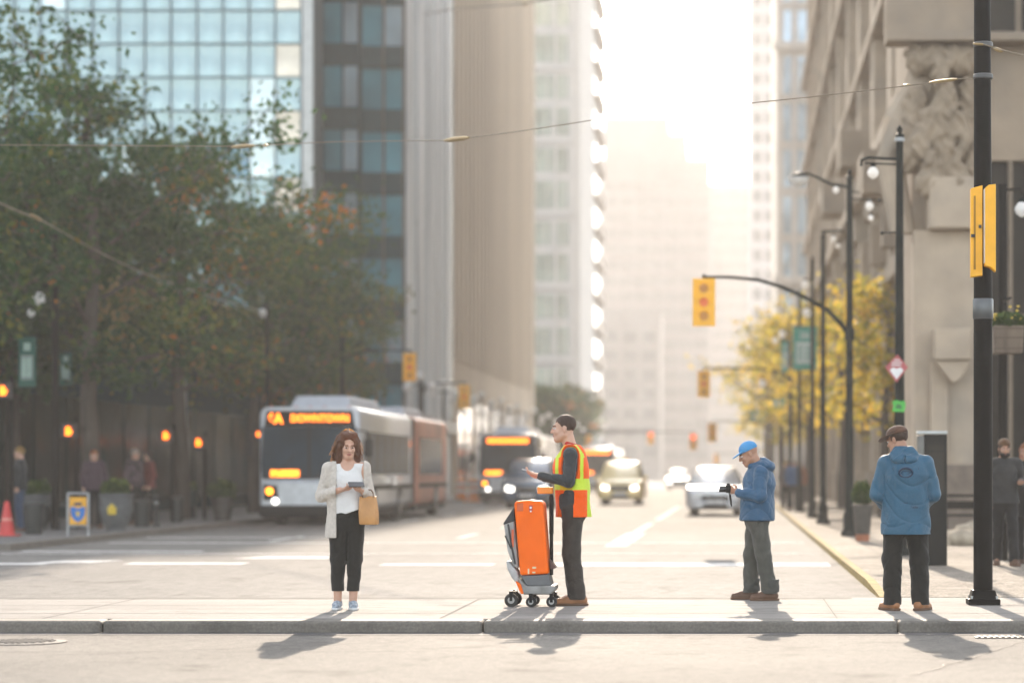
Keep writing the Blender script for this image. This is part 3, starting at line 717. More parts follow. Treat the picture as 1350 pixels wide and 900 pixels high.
mb = MB(); mb.tube([loc_pt(t,1120,247), loc_pt(t,1096,243), loc_pt(t,1078,234), loc_pt(t,1066,229), loc_pt(t,1053,229)], [.03,.028,.026,.024,.022], n=8)
mb.build('arm', grn, t, smooth=True)
c = loc_pt(t, 1053, 234); mb = MB(); mb.lathe([(.03, .1), (.12, .07), (.2, 0)], c, 16); h_ = mb.build('lamp_hood', grn, t, smooth=True)
mb = MB(); mb.lathe([(.2, -.003), (.19, -.06), (.13, -.13), (.01, -.17)], c, 16); mb.build('lens', globe, h_, smooth=True)
mb = MB(); mb.tube([loc_pt(t,1120,262), loc_pt(t,1158,263)], .016, n=6); mb.tube([loc_pt(t,1120,252), loc_pt(t,1134,254)], .016, n=6); mb.ball(loc_pt(t,1160,264), .045, 8); mb.build('bracket', grn, t)
hung_lamp(t, 1102, 250, .065); hung_lamp(t, 1146, 271, .085); hung_lamp(t, 1148, 287, .055)
Y = 58; t = lamp_post(1085, Y, PZ(312, Y), 'lamp post with a square crook and twin globes at its top', .08, .05)
mb = MB(); mb.tube([loc_pt(t,1085,325), loc_pt(t,1084,312), loc_pt(t,1088,305), loc_pt(t,1113,304)], .03, n=8); mb.build('crook', grn, t, smooth=True)
hung_lamp(t, 1099, 315, .075); hung_lamp(t, 1105, 324, .06)
Y = 66; t = lamp_post(1071, Y, PZ(345, Y), 'lamp post half hidden behind the crooked one'); hung_lamp(t, 1062, 375, .12)
Y = 76; t = lamp_post(1054, Y, PZ(388, Y), 'lamp post holding the big green banner'); hung_lamp(t, 1064, 412, .14)
Y = 90; t = lamp_post(1041, Y, PZ(420, Y), 'lamp post just past the big green banner'); hung_lamp(t, 1031, 440, .14); hung_lamp(t, 1022, 448, .12)
Y = 106; t = lamp_post(1032, Y, PZ(446, Y), 'thin lamp post far along the row before the yellow tree'); hung_lamp(t, 1005, 505, .17, 106)
Y = 126; t = lamp_post(1020, Y, PZ(480, Y), 'thinnest lamp post at the end of the row'); hung_lamp(t, 1001, 534, .2); hung_lamp(t, 990, 507, .2)

# --- signs on the near post
red = mat('sign_red', (.42, .09, .09), rough=.5, var=.15, scale=8); white = mat('sign_white', (.75, .74, .72), rough=.5, var=.05)
green = mat('banner_green', (.04, .27, .19), rough=.7, var=.15, scale=4); green2 = mat('sign_lime', (.06, .42, .05), rough=.5)
c = P(1182, 485, 35.86); k = 36/F
t = thing('diamond_sign', 'faded red diamond sign with pale lettering on the near lamp post', 'sign', c)
mb = MB(); mb.prism([(-15*k,1*k), (0,-19*k), (15*k,1*k), (1*k,18*k)], 'y', -.008, .008); mb.build('panel', red, t, bevel=.003)
mb = MB(); mb.prism([(-9*k,-3*k), (0,-15*k), (9*k,-3*k), (5*k,1*k), (0,-1*k), (-5*k,1*k)], 'y', -.014, -.0085); mb.build('emblem', white, t)
mb = MB()
for i, (x0, x1, z) in enumerate(((-7, 6, 3), (-6, 7, 6.5), (-3, 4, 10))): mb.bx(x0*k, x1*k, -.013, -.0085, z*k, (z+1.4)*k)
mb.build('lettering', white, t)
c = P(1185, 535, 35.84); t = thing('street_sign', 'small bright green plate with leaf shape under the diamond sign', 'sign', c)
mb = MB(); mb.prism([(-9*k,-7*k), (7*k,-8*k), (9*k,0), (8*k,7*k), (2*k,6*k), (-3*k,8*k), (-9*k,6*k), (-7*k,0)], 'y', -.006, .006); mb.build('plate', green2, t)
mb = MB(); mb.prism([(-5*k,-3*k), (4*k,-4*k), (3*k,1*k), (-2*k,3*k)], 'y', -.011, -.0065); mb.build('emblem', mat('sign_dark_green', (.02, .13, .03)), t)
# --- green banners
def banner(px, py, w_, h_, Y, label, grp=None):
    k = Y/F; green_ = green if px > 500 else mat('banner_green_shaded', (.012, .085, .06), rough=.8, var=.2, scale=4); t = thing('banner', label, 'banner', P(px, py, Y-.12), 0, grp)  # banners on the shaded side get darker green and print as painted shade
    mb = MB(); mb.bx(-w_/2*k, w_/2*k, -.012, .012, -h_/2*k, h_/2*k); mb.build('cloth', green_, t)
    mb = MB(); mb.bx(-w_*.36*k, w_*.34*k, -.02, -.0125, -h_*.36*k, h_*.14*k); p_ = mb.build('print', mat('banner_print', (.55, .6, .55), rough=.7) if px > 500 else mat('banner_print_shaded', (.2, .25, .23), rough=.8), t)
    mb = MB()
    for i in range(2): mb.bx(-w_*.3*k+i*w_*.3*k, -w_*.06*k+i*w_*.3*k, -.025, -.0205, -h_*.3*k, h_*.08*k)
    mb.bx(-w_*.2*k, w_*.2*k, -.02, -.0125, h_*.22*k, h_*.38*k); mb.build('print_blocks', mat('banner_print2', (.3, .42, .36), rough=.7), p_)
    mb = MB(); mb.cyl((-w_/2*k-.03, 0, h_/2*k+.02), (w_/2*k+.03, 0, h_/2*k+.02), .018, n=8); mb.cyl((-w_/2*k-.03, 0, -h_/2*k-.02), (w_/2*k+.03, 0, -h_/2*k-.02), .018, n=8); mb.build('rod', grn, t)
banner(1061, 459, 32, 56, 76, 'large green banner with white print on a lamp post', None)
banner(1036, 470, 12, 40, 92, 'narrow green banner edge just past the large one')
banner(1001, 548, 24, 13, 126, 'small hazy green street name board among the yellow leaves')
banner(1024, 531, 22, 10, 106, 'green street name board above the far pavement walkers')
banner(36, 477, 23, 66, 50, 'tall green banner, coloured dark for the shade, with pale print on the shaded pavement')
banner(87, 486, 16, 44, 55, 'shorter green banner coloured dark for the shade of the trees')

# --- traffic signals on arms
def signal_head(px, py, h_px, Y, label, lens='red', grp=None, rz=0, back=False):
    h = h_px*Y/F; wd = h*.47; t = thing('traffic_signal', label, 'traffic signal', P(px, py, Y), rz, grp)
    mb = MB(); mb.bx(-wd/2, wd/2, -.03, 0, -h/2, h/2); mb.build('backplate', ylw, t, bevel=.008)
    mb = MB(); mb.bx(-wd*.28, wd*.28, .003, .2, -h*.42, h*.42); mb.build('housing', ylw, t, bevel=.01)
    for i, z in enumerate((.29, 0, -.29)):
        m = MB(); m.cyl((0, -.034, z*h), (0, -.05, z*h), h*.09, n=18)
        lit = lens == ('red', 'amber', 'green')[i]
        l_ = m.build('lens', mat('lens_orange_ring', (.72, .13, .012), rough=.35) if i == 1 and not lit else (SIG_RED if i == 0 else MATS['lens_amber'] if i == 1 else MATS['lens_green']) if lit else MATS['lens_orange_glow'], t)
        m = MB(); n = 10
        rg = [[(h*.1*math.cos(a), y, z*h + h*.1*math.sin(a)) for a in [math.pi*(j/n) for j in range(n+1)]] for y in (-.034, -.09)]
        m.rings(rg, caps=False, closed=False); m.build('visor', ylw, l_)
    return t
SIG_RED = emat('lens_red_lit', (1, .06, .03), 1.6)
mat('lens_amber', (.5, .2, .02), rough=.3); mat('lens_green', (.05, .3, .1), rough=.3); mat('lens_orange_glow', (.52, .20, .008), rough=.35)  # unlit lenses have an orange glow put into their base colour
G_S = 'yellow traffic signals over the road'
# nearest: arm from lamp post B
signal_head(928, 398.5, 63, 47, 'largest hanging yellow signal, at the end of the curved arm', 'x', G_S)
m = MB()
m.tube([loc_pt(LPB,1119,440)-Vector((0,0,0)), loc_pt(LPB,1108,426), loc_pt(LPB,1090,408), loc_pt(LPB,1060,391), loc_pt(LPB,1030,378), loc_pt(LPB,1000,369), loc_pt(LPB,965,365.5), loc_pt(LPB,926,365)], [.05,.048,.045,.042,.038,.034,.03,.026], n=10); tb = m.build('signal_arm', grn, LPB, smooth=True)
m = MB(); m.lathe([(.085,-.12),(.1,-.11),(.1,.11),(.085,.12)], loc_pt(LPB,1120,440), 14); m.build('clamp', grn, tb, smooth=True)
m = MB(); m.bx(-.03, .03, -.02, .02, 0, .09); m.build('hanger', grn, tb, loc=loc_pt(LPB, 928, 367.5))
# pedal-like symbol inside the nearest signal (ring of lamps)
for (px, py, hp, Y, side, lab) in ((928, 506, 35, 88, 1, 'second hanging yellow signal straight below the largest one'),
                                   (939, 570, 25, 132, 1, 'third yellow signal just above the white car'),
                                   (914, 582, 21, 155, -1, 'small hazy yellow signal beside the red light'),
                                   (944, 605, 13, 215, 1, 'tiny yellow signal right over the white car roof'),
                                   (540, 484, 37, 78, -1, 'yellow signal above the articulated bus'),
                                   (612, 523, 31, 98, -1, 'yellow signal between the two buses, in front of globe lamps'),
                                   (776, 581, 16, 168, -1, 'faint yellow signal next to the standing worker\'s head'),
                                   (858, 577, 17, 190, -1, 'hazy signal showing red over the taxi')):
    signal_head(px, py, hp, Y, lab, 'red' if px in (858, 914) else 'x', G_S)
    sx = 2.05 if side > 0 else -12.7
    t = thing('signal_mast', 'dark mast with an arm holding the ' + lab.replace('yellow ', '').split(',')[0], 'signal mast', (sx, Y+.3, SW))
    top = PZ(py - hp*.55, Y) - SW
    m = MB(); m.tube([(0,0,0), (0,0,top+.5)], [.1, .06], n=10); m.build('post', grn, t, smooth=True)
    x1 = PX(px, Y) - sx
    m = MB(); m.tube([(0,0,top-.4), (x1*.1,0,top-.1), (x1*.35,0,top+.05), (x1,0,top+.06)], [.05,.045,.04,.03], n=8); m.tube([(x1,0,top+.06), (x1,-.18,top-.02)], .03, n=6); m.build('arm', grn, t, smooth=True)

# --- left lamp posts with globes receding to the haze
G_GL = 'globe lamp posts along the shaded kerb'
proto = None
for i, Y in enumerate((98, 106, 114, 122, 132, 142, 154, 166, 180, 196)):
    labs = ('first','second','third','fourth','fifth','sixth','seventh','eighth','ninth','tenth')
    lab = labs[i] + ' globe lamp post past the articulated bus, counting away along the kerb'
    loc = (-12.75, Y, .08)
    if proto is None:
        proto = thing('globe_lamp_post', lab, 'lamp post', loc, 0, G_GL)
        m = MB(); m.tube([(0,0,0),(0,0,.5),(0,0,4.9)], [.11,.07,.05], n=10); m.build('pole', grn, proto, smooth=True)
        m = MB(); m.tube([(-.5,0,4.55),(-.3,0,4.7),(.3,0,4.7),(.5,0,4.55)], .025, n=6); m.build('arm', grn, proto, smooth=True)
        for x in (-.5, .5):
            m = MB(); m.lathe([(.06,0),(.17,.1),(.19,.22),(.13,.34),(.01,.4)], (x,0,4.45), 14); m.build('globe', globe, proto, smooth=True)
        m = MB(); m.lathe([(.06,0),(.17,.1),(.19,.22),(.13,.34),(.01,.4)], (0,0,4.9), 14); m.build('globe', globe, proto, smooth=True)
    else: dup(proto, loc, 0, lab)
# --- left near lamp posts
t = thing('lamp_post', 'dark lamp post by the banners with a white globe hung among leaves', 'lamp post', (PX(73, 51), 51, .08))
m = MB(); m.tube([(0,0,0),(0,0,6.3)], [.085,.055], n=12); m.build('pole', blk, t, smooth=True)
m = MB(); m.tube([loc_pt(t,73,372), loc_pt(t,52,378), loc_pt(t,52,386)], .025, n=6); m.tube([loc_pt(t,73,443), loc_pt(t,22,443)], .015, n=6); m.build('arm', blk, t)
hung_lamp(t, 52, 393, .13); hung_lamp(t, 41, 412, .08)
t = thing('lamp_post', 'lamp post rising out of the trees with a large cobra head lamp', 'lamp post', (PX(243, 66), 66, .08))
m = MB(); m.tube([(0,0,0),(0,0,PZ(230,66)-.08)], [.09,.055], n=12); m.build('pole', galv, t, smooth=True)
m = MB(); m.tube([loc_pt(t,243,232), loc_pt(t,262,220), loc_pt(t,280,213)], [.04,.035,.03], n=8); m.build('arm', galv, t, smooth=True)
m = MB(); c = loc_pt(t, 284, 217); m.ball(c, (.42, .2, .13), 14); h_ = m.build('lamp_head', mat('lamp_head_white', (.72, .72, .72), rough=.35), t, smooth=True, ang=80)
m = MB(); m.ball(c - Vector((0, 0, .1)), (.26, .15, .1), 12); m.build('lens', globe, h_, smooth=True)
t = thing('lamp_post', 'lamp post beside the bus with a small white globe', 'lamp post', (PX(352, 68), 68, .08))
m = MB(); m.tube([(0,0,0),(0,0,PZ(400,68)-.08)], [.08,.05], n=12); m.build('pole', blk, t, smooth=True)
hung_lamp(t, 347, 412, .12)

# --- pedestrian signals showing an orange hand
hand = emat('orange_hand', (1, .15, .003), 1.7)
G_H = 'pedestrian signals showing an orange hand'
for (px, py, Y, lab) in ((91, 568, 52, 'pedestrian signal with orange hand above the yellow and blue sign'), (219, 574, 60, 'pedestrian signal with orange hand over the two chatting people'),
                         (262, 583, 62, 'pedestrian signal with orange hand above the dark bowl planter'), (5, 515, 49, 'pedestrian signal with orange hand under the tall dark banner'),
                         (341, 572, 64, 'small pedestrian signal glowing beside the bus roof corner')):
    z = PZ(py, Y); t = thing('pedestrian_signal', lab, 'pedestrian signal', (PX(px, Y), Y, .08), 0, G_H)
    zz = z - .08; r_ = .85 if px != 341 else .55
    m = MB(); m.tube([(.14,.06,0),(.14,.06,zz+.3)], .05, n=10); m.build('post', blk, t, smooth=True)
    m = MB(); m.bx(-.2*r_, .2*r_, -.08, .06, zz-.2*r_, zz+.2*r_); hs = m.build('housing', ylw_d, t, bevel=.02)
    m = MB(); m.bx(-.06*r_, .07*r_, -.1, -.083, zz-.11*r_, zz+.02*r_)
    for i in range(4): m.bx((-.06+i*.034)*r_, (-.035+i*.034)*r_, -.1, -.083, zz+.021*r_, zz+(.09+(.03 if i in (1, 2) else 0))*r_)
    m.box((.085*r_, -.0915, zz-.03*r_), (.03*r_, .017, .1*r_), rot=Matrix.Rotation(R(35), 3, 'Y')); m.build('hand_symbol', hand, hs)

# --- overhead wires
wirem = mat('wire', (.24, .19, .13), rough=.5, metal=.3)
brass = mat('wire_fitting', (.38, .27, .13), rough=.4, metal=.6)
def wire(label, pts, r, sag=0, fittings=(), twin=0):
    pts = [Vector(p) for p in pts]; full = []
    for a, b_ in zip(pts[:-1], pts[1:]):
        for i in range(12):
            f = i/12; full.append(a.lerp(b_, f) - Vector((0,0,sag*4*f*(1-f))))
    full.append(pts[-1]); t = thing('overhead_wire', label, 'wire', full[0])
    m = MB(); m.tube([p - full[0] for p in full], r, n=6); m.build('cable', wirem, t, smooth=True)
    for (a, b_, rr_) in fittings:
        m = MB(); pa, pb = Vector(a) - full[0], Vector(b_) - full[0]
        m.tube([pa, pa.lerp(pb,.2), pa.lerp(pb,.5), pa.lerp(pb,.8), pb], [rr_*.5, rr_, rr_*1.1, rr_, rr_*.5], n=8); m.build('fitting', brass, t, smooth=True)
    return t
pole_a = P(1283, 102, 23.55)
wire('span wire from the thick black pole over the crossing toward the glass tower', [pole_a, P(1000, 135, 25.5), P(790, 157, 27.5), P(600, 184, 30)], .006, .01, [(P(1262,104.5,23.6), P(1226,109,23.9), .016), (P(1200,112,24.1), P(1190,113,24.2), .012), (P(618,181.5,29.7), P(586,185.5,30.1), .028)])
wire('span wire carrying on above the street trees to the shaded side', [P(599, 185, 30.02), P(440, 187, 31), P(320, 193, 32), P(-40, 191, 34)], .006, .0, [(P(335,192,31.8), P(305,194,32.1), .025), (P(352,191.6,31.5), P(347,191.8,31.6), .02)])
wire('short wire with insulator leaving the thick black pole outward', [P(1281, 58, 23.55), P(1296, 58.5, 23.5), P(1320, 66, 23.3), P(1380, 80, 22.8)], .007, 0, [(P(1283,58,23.5), P(1298,59,23.5), .012), (P(1310,64,23.4), P(1322,68,23.3), .02)])
wire('thin slack wire drooping through the tree crowns', [P(-60, 240, 42), P(60, 293, 46), P(160, 347, 51), P(240, 378, 56), P(346, 411, 66)], .013, .02, [(P(40,283,45), P(55,291,45.6), .03)])
wire('high wire anchored to the ribbed glass block', [P(545, 21, 128), P(600, 12, 80), P(690, 5, 62), P(760, -8, 54)], .022, 0, [(P(690,5.5,61.9), P(694,5,61.6), .05)])
# ================================================================== things on the pavements
def shrub(name, t, c, r, n, lsz, seed, lm=leaf_shrub):
    rg = np.random.default_rng(seed); d = rg.normal(size=(n, 3)); d /= np.linalg.norm(d, axis=1)[:, None]
    rad = (rg.random((n, 1))**.35)*(1+.22*np.sin(d[:, :1]*7+seed)*np.cos(d[:, 1:2]*6))
    C = np.array(c) + d*rad*np.array(r); C = C[C[:, 2] > c[2]-r[2]*.55]
    V, Q = leaf_quads(C, lsz, rg); return np_mesh(name, V, Q, lm, t, smooth=False, attr=np.clip(rg.random(len(C))*.7+(C[:, 2]-c[2])/r[2]*.2, 0, 1))
pot_dark = mat('pot_dark', (.055, .048, .04), rough=.6, var=.3, scale=6, bump=.2)
terra = mat('terracotta', (.32, .12, .06), rough=.8, var=.2)
soil = mat('soil', (.04, .03, .02), rough=1)
# planter by lamp post
Y = 43.5; t = thing('planter', 'tall dark tapering planter with bright green shrub beside a lamp post', 'planter', (PX(1137, Y), Y, SW))
k = Y/F
m = MB(); m.lathe([(9*k,0),(9.5*k,9*k)], n=20); m.build('foot', terra, t, smooth=True)
m = MB(); m.lathe([(10*k,9.2*k),(13*k,44*k),(14*k,45*k),(14*k,48*k),(12*k,48*k)], n=20); m.build('pot', pot_dark, t, smooth=True)
shrub('shrub', t, (0,0,60*k), (13*k,13*k,18*k), 2200, .05, 5)
# flower basket and its post
Y = 33.6; t = thing('lamp_post', 'dark post with globe behind the hanging flower basket', 'lamp post', (PX(1322, Y+.5), Y+.5, SW)); LPF = t
m = MB(); m.tube([(0,0,0),(0,0,PZ(243,Y+.5)-SW)], [.075,.06], n=14); m.build('pole', blk, t, smooth=True)
m = MB(); m.tube([loc_pt(t,1322,250), loc_pt(t,1346,250), loc_pt(t,1347,258)], .02, n=6); m.build('arm', blk, t); hung_lamp(t, 1347, 275, .1)
m = MB(); m.tube([loc_pt(t,1322,398), loc_pt(t,1327,396)-Vector((0,.5,0))], .018, n=6); m.build('basket_bracket', blk, t)
k = Y/F; t = thing('flower_basket', 'square wooden hanging basket overflowing with yellow flowers', 'flower basket', P(1328, 466, Y))
m = MB(); m.box((0,0,18*k), (36*k,36*k,36*k), taper=1.12); m.build('basket', mat('weathered_wood', (.14, .105, .075), rough=.85, var=.35, scale=6, bump=.5, stretch=(1,1,.25)), t, bevel=.01)
m = MB()
for z in (6, 20, 32): m.box((0,0,z*k), ((36.8+z*.12)*k,(36.8+z*.12)*k,1.6*k))
m.build('band', mat('basket_band', (.09, .065, .045), rough=.8), t)
sh = shrub('foliage', t, (0,0,41*k), (22*k,20*k,13*k), 1700, .045, 8)
rg = np.random.default_rng(4); m = MB()
for i in range(34):
    a = rg.random()*6.28; r_ = rg.random()**.5*20; m.ball((math.cos(a)*r_*k, math.sin(a)*r_*k-.02, (44+rg.random()*8+(10 if i < 3 else 0))*k), (.022, .022, .014), 8)
m.build('flowers', mat('flower_yellow', (.75, .52, .06), rough=.6), t)
# bench, boulders and pots by the entrance plinth
wood = mat('bench_wood', (.16, .09, .05), rough=.6, var=.3, scale=10, stretch=(.2,1,1))
t = thing('bench', 'dark metal bench with curved back rail near the stone building', 'bench', (PX(1268, 45), 45, SW))
m = MB(); m.bx(-.32,.5,-.2,.2,.42,.46); m.build('seat', blk, t, bevel=.01)
m = MB(); m.tube([(-.34,.2,.45),(-.34,.24,.72),(-.28,.25,.8),(.42,.25,.8),(.5,.24,.72),(.5,.2,.45)], .025, n=8); m.bx(-.3,.46,.22,.245,.55,.7); m.build('backrest', blk, t)
for x in (-.3, .46):
    for y in (-.17, .17): m = MB(); m.bx(x-.02,x+.02,y-.02,y+.02,0,.42); m.build('leg', blk, t)
rock = mat('boulder', (.36, .30, .22), rough=.9, var=.3, scale=5, bump=.8, bscale=8)
for i, (px, py, Y, r_) in enumerate(((1256,668,42.5,.2), (1285,672,43,.32), (1270,684,41,.24), (1247,677,41,.12))):
    rr = random.Random(i); m = MB(); m.ball((0,0,r_*.45), (r_*1.25, r_, r_*.7), 14); m.v = [tuple(a*(1+rr.uniform(-.1,.1)) for a in v) for v in m.v]
    o = m.build('boulder', rock, loc=(PX(px,Y), Y, SW-.01), smooth=True, ang=50)
    tag(o, ('pale boulder right of the kiosk, upper of the cluster', 'largest pale boulder between kiosk and thick black pole', 'low pale boulder in front of the dark bench', 'smallest stone touching the kiosk edge')[i], 'boulder', 'boulders by the bench')

# ---- shaded pavement
Z = .08
def yb(py): return (HC-Z)*F/(py-CY)
# traffic cone
Y = yb(706); t = thing('traffic_cone', 'slim red traffic cone at the edge of the shaded pavement', 'traffic cone', (PX(9,Y), Y, Z))
redp = mat('cone_red', (.5, .035, .03), rough=.5)
m = MB(); m.lathe([(.15,.03),(.05,.62),(.035,.66),(.01,.66)], n=16); m.build('body', redp, t, smooth=True)
m = MB(); m.box((0,0,.015), (.42,.42,.03)); m.build('base', redp, t, bevel=.008)
m = MB(); m.lathe([(.117,.22),(.098,.34)], n=16); m.build('band', mat('cone_band', (.6,.25,.2)), t, smooth=True)
# a-frame sign
Y = yb(707); t = thing('frame_sign', 'grey framed standing sign with yellow panel and blue shield', 'sign', (PX(103,Y), Y, Z)); k = Y/F
m = MB()
for s in (-1, 1): m.tube([(s*13.5*k,0,0),(s*13.5*k,0,57*k)], .022, n=8)
m.tube([(-13.5*k,0,57*k),(13.5*k,0,57*k)], .022, n=8); m.tube([(-13.5*k,0,14*k),(13.5*k,0,14*k)], .016, n=8); m.build('frame', galv, t, smooth=True)
m = MB(); m.bx(-11*k,11*k,-.012,.012,16*k,52*k); pn = m.build('panel', mat('sign_amber', (.70, .34, .01), rough=.5), t)
m = MB(); m.prism([(-10*k,38*k),(-7*k,40*k),(0,37*k),(7*k,40*k),(10*k,38*k),(9*k,28*k),(5*k,22*k),(0,19*k),(-5*k,22*k),(-9*k,28*k)], 'y', -.018, -.0125); m.build('shield', mat('sign_blue', (.01, .13, .42), rough=.5), pn)
m = MB(); m.prism([(-6*k,42*k),(-4*k,45*k),(4*k,45*k),(6*k,42*k),(4*k,41*k),(-4*k,41*k)], 'y', -.018, -.0125); m.build('crest', mat('sign_navy', (.02, .03, .07)), pn)
m = MB(); m.prism([(-3*k,33*k),(3*k,33*k),(1*k,26*k),(-1*k,26*k)], 'y', -.023, -.0185); m.build('emblem', mat('sign_amber2', (.55, .38, .04)), pn)
# stone bowl planters with a yellow emblem
bowl = mat('bowl_stone', (.085, .09, .09), rough=.8, var=.25, scale=8, bump=.3); em = mat('emblem_yellow', (.55, .38, .02), rough=.5)
for (px, py, wpx, hpx, lab, sd_) in ((153, 700, 44, 50, 'round grey stone planter with yellow emblem next to the framed sign', 3), (48, 697, 46, 46, 'round grey stone planter with yellow emblem behind the dark bin', 4)):
    Y = yb(py); k = Y/F; t = thing('bowl_planter', lab, 'planter', (PX(px,Y), Y, Z), 0, 'round stone planters')
    w2 = wpx/2*k; h = hpx*k
    m = MB(); m.lathe([(w2*.55,0),(w2*.55,h*.1),(w2*.8,h*.25),(w2,h*.6),(w2*.95,h*.9),(w2,h*.93),(w2,h),(w2*.85,h)], n=24); m.build('bowl', bowl, t, smooth=True)
    m = MB(); m.prism([(-5*k,h*.45),(5*k,h*.45),(6*k,h*.62),(0,h*.74),(-6*k,h*.62)], 'y', -w2*1.02, -w2*.9); m.build('emblem', em, t)
    shrub('plant', t, (0,0,h+.06), (w2*.85,w2*.85,.22), 900, .08, sd_)
# bins
binm = mat('bin_dark', (.02, .024, .022), rough=.45)
for (px, py, wpx, hpx, lab) in ((187, 694, 24, 36, 'dark tapered litter bin by the two chatting people'), (45, 704, 26, 42, 'dark litter bin between red cone and framed sign'), (233, 688, 17, 34, 'narrow dark bin at the foot of a street tree')):
    Y = yb(py); k = Y/F; t = thing('litter_bin', lab, 'litter bin', (PX(px,Y), Y, Z), 0, 'dark litter bins')
    m = MB(); m.lathe([(wpx*.4*k,0),(wpx*.5*k,hpx*.9*k)], n=18); m.build('body', binm, t, smooth=True)
    m = MB(); m.lathe([(wpx*.54*k,hpx*.9*k+.003),(wpx*.54*k,hpx*.96*k),(wpx*.3*k,hpx*k),(.02,hpx*k)], n=18); m.build('lid', binm, t, smooth=True)
# bollard and bench slab
Y = yb(694); t = thing('bollard', 'short dark bollard next to a litter bin', 'bollard', (PX(206,Y), Y, Z))
m = MB(); m.lathe([(.09,0),(.09,.06),(.05,.1),(.05,.62),(.06,.64),(.06,.68),(.01,.72)], n=14); m.build('post', binm, t, smooth=True)
m = MB(); m.lathe([(.053,.5),(.053,.56)], n=14); m.build('band', galv, t, smooth=True)
Y = yb(698); t = thing('bench', 'long dark slab bench in front of the stone planters', 'bench', (PX(60,Y), Y+.5, Z)); k = Y/F
m = MB(); m.bx(-48*k,40*k,-.22,.22,.46,.53); m.build('seat', binm, t, bevel=.01)
for x in (-40, 33): m = MB(); m.bx((x-3)*k,(x+3)*k,-.18,.18,0,.458); m.build('leg', binm, t)
# tall pot with clipped shrub, bowl on legs
Y = yb(686); k = Y/F; t = thing('planter', 'tapered dark pot with clipped olive shrub near the bus', 'planter', (PX(293,Y), Y, Z))
m = MB(); m.lathe([(10*k,0),(14*k,28*k),(15*k,28*k),(15*k,31*k),(12*k,31*k)], n=20); m.build('pot', pot_dark, t, smooth=True)
shrub('shrub', t, (0,0,39*k), (17*k,17*k,13*k), 2500, .08, 9)
Y = yb(683); k = Y/F; t = thing('bowl_planter', 'wide dark green bowl planter on two stout legs', 'planter', (PX(245,Y), Y, Z))
m = MB(); m.lathe([(12*k,16*k),(17*k,24*k),(18*k,36*k),(15*k,36*k)], n=20); m.build('bowl', mat('bowl_green', (.02, .05, .045), rough=.5), t, smooth=True)
for x in (-9, 9): m = MB(); m.bx((x-4)*k,(x+4)*k,-.1,.1,0,16*k); m.build('leg', binm, t)
shrub('plant', t, (0,0,40*k), (15*k,15*k,9*k), 900, .08, 10)
# orange barrels between the buses
Y = 108; 
for i, px in enumerate((608, 625)):
    t = thing('traffic_barrel', ('orange barrel close behind the articulated bus', 'orange barrel in front of the second bus')[i], 'traffic barrel', (PX(px,Y), Y, -.02), 0, 'orange traffic barrels')
    m = MB(); m.lathe([(.3,0),(.3,.06),(.24,.08),(.21,.98),(.12,1.0)], n=16); m.build('drum', mat('barrel_orange', (.75, .22, .02), rough=.5), t, smooth=True)
    m = MB(); m.lathe([(.236,.4),(.23,.55)], n=16); m.lathe([(.226,.7),(.22,.85)], n=16); m.build('band', white, t, smooth=True)
# ================================================================== vehicles
rubber = mat('tyre_rubber', (.018, .018, .018), rough=.85, var=.2); rimm = mat('rim_metal', (.4, .4, .4), rough=.35, metal=.8)
vglass = glass('vehicle_glass', (.022, .042, .058), rough=.2, var=.5, scale=.6, spec=.04)
blackt = mat('black_trim', (.015, .015, .015), rough=.55, spec=.12)
hl = emat('headlight_on', (1, .95, .85), 1.6, (.8, .8, .8)); hl_off = mat('headlight', (.75, .76, .76), rough=.12)
amber = emat('amber_lamp', (1, .25, .01), 2, (.5, .2, .02)); led = emat('sign_led', (1, .17, .003), 1.8)
redl = mat('tail_red', (.35, .02, .02), rough=.25)
Z0 = -.02
def wheel(t, x, y, r, wd=.24):
    m = MB(); sx = 1 if x > 0 else -1
    prof = [(r*.62, -wd/2), (r*.94, -wd/2), (r, -wd*.35), (r, wd*.35), (r*.94, wd/2), (r*.62, wd/2)]
    rg = [[(x+p[1], y+p[0]*math.sin(2*math.pi*k/22), r+p[0]*math.cos(2*math.pi*k/22)) for k in range(22)] for p in prof]
    m.rings(rg); w_ = m.build('wheel', rubber, t, smooth=True)
    m = MB(); m.cyl((x+sx*wd*.5, y, r), (x+sx*(wd*.5+.012), y, r), r*.6, n=18); m.cyl((x+sx*(wd*.5+.013), y, r), (x+sx*(wd*.5+.05), y, r), r*.2, n=10); m.build('rim', rimm, w_)
def rrect(w_, h, r, n=4):
    pts = []
    for cx_, cz_, a0 in ((w_-r, h-r, 0), (-w_+r, h-r, 90), (-w_+r, -h+r, 180), (w_-r, -h+r, 270)):
        for k in range(n+1): a = R(a0+90*k/n); pts.append((cx_+r*math.cos(a), cz_+r*math.sin(a)))
    return pts
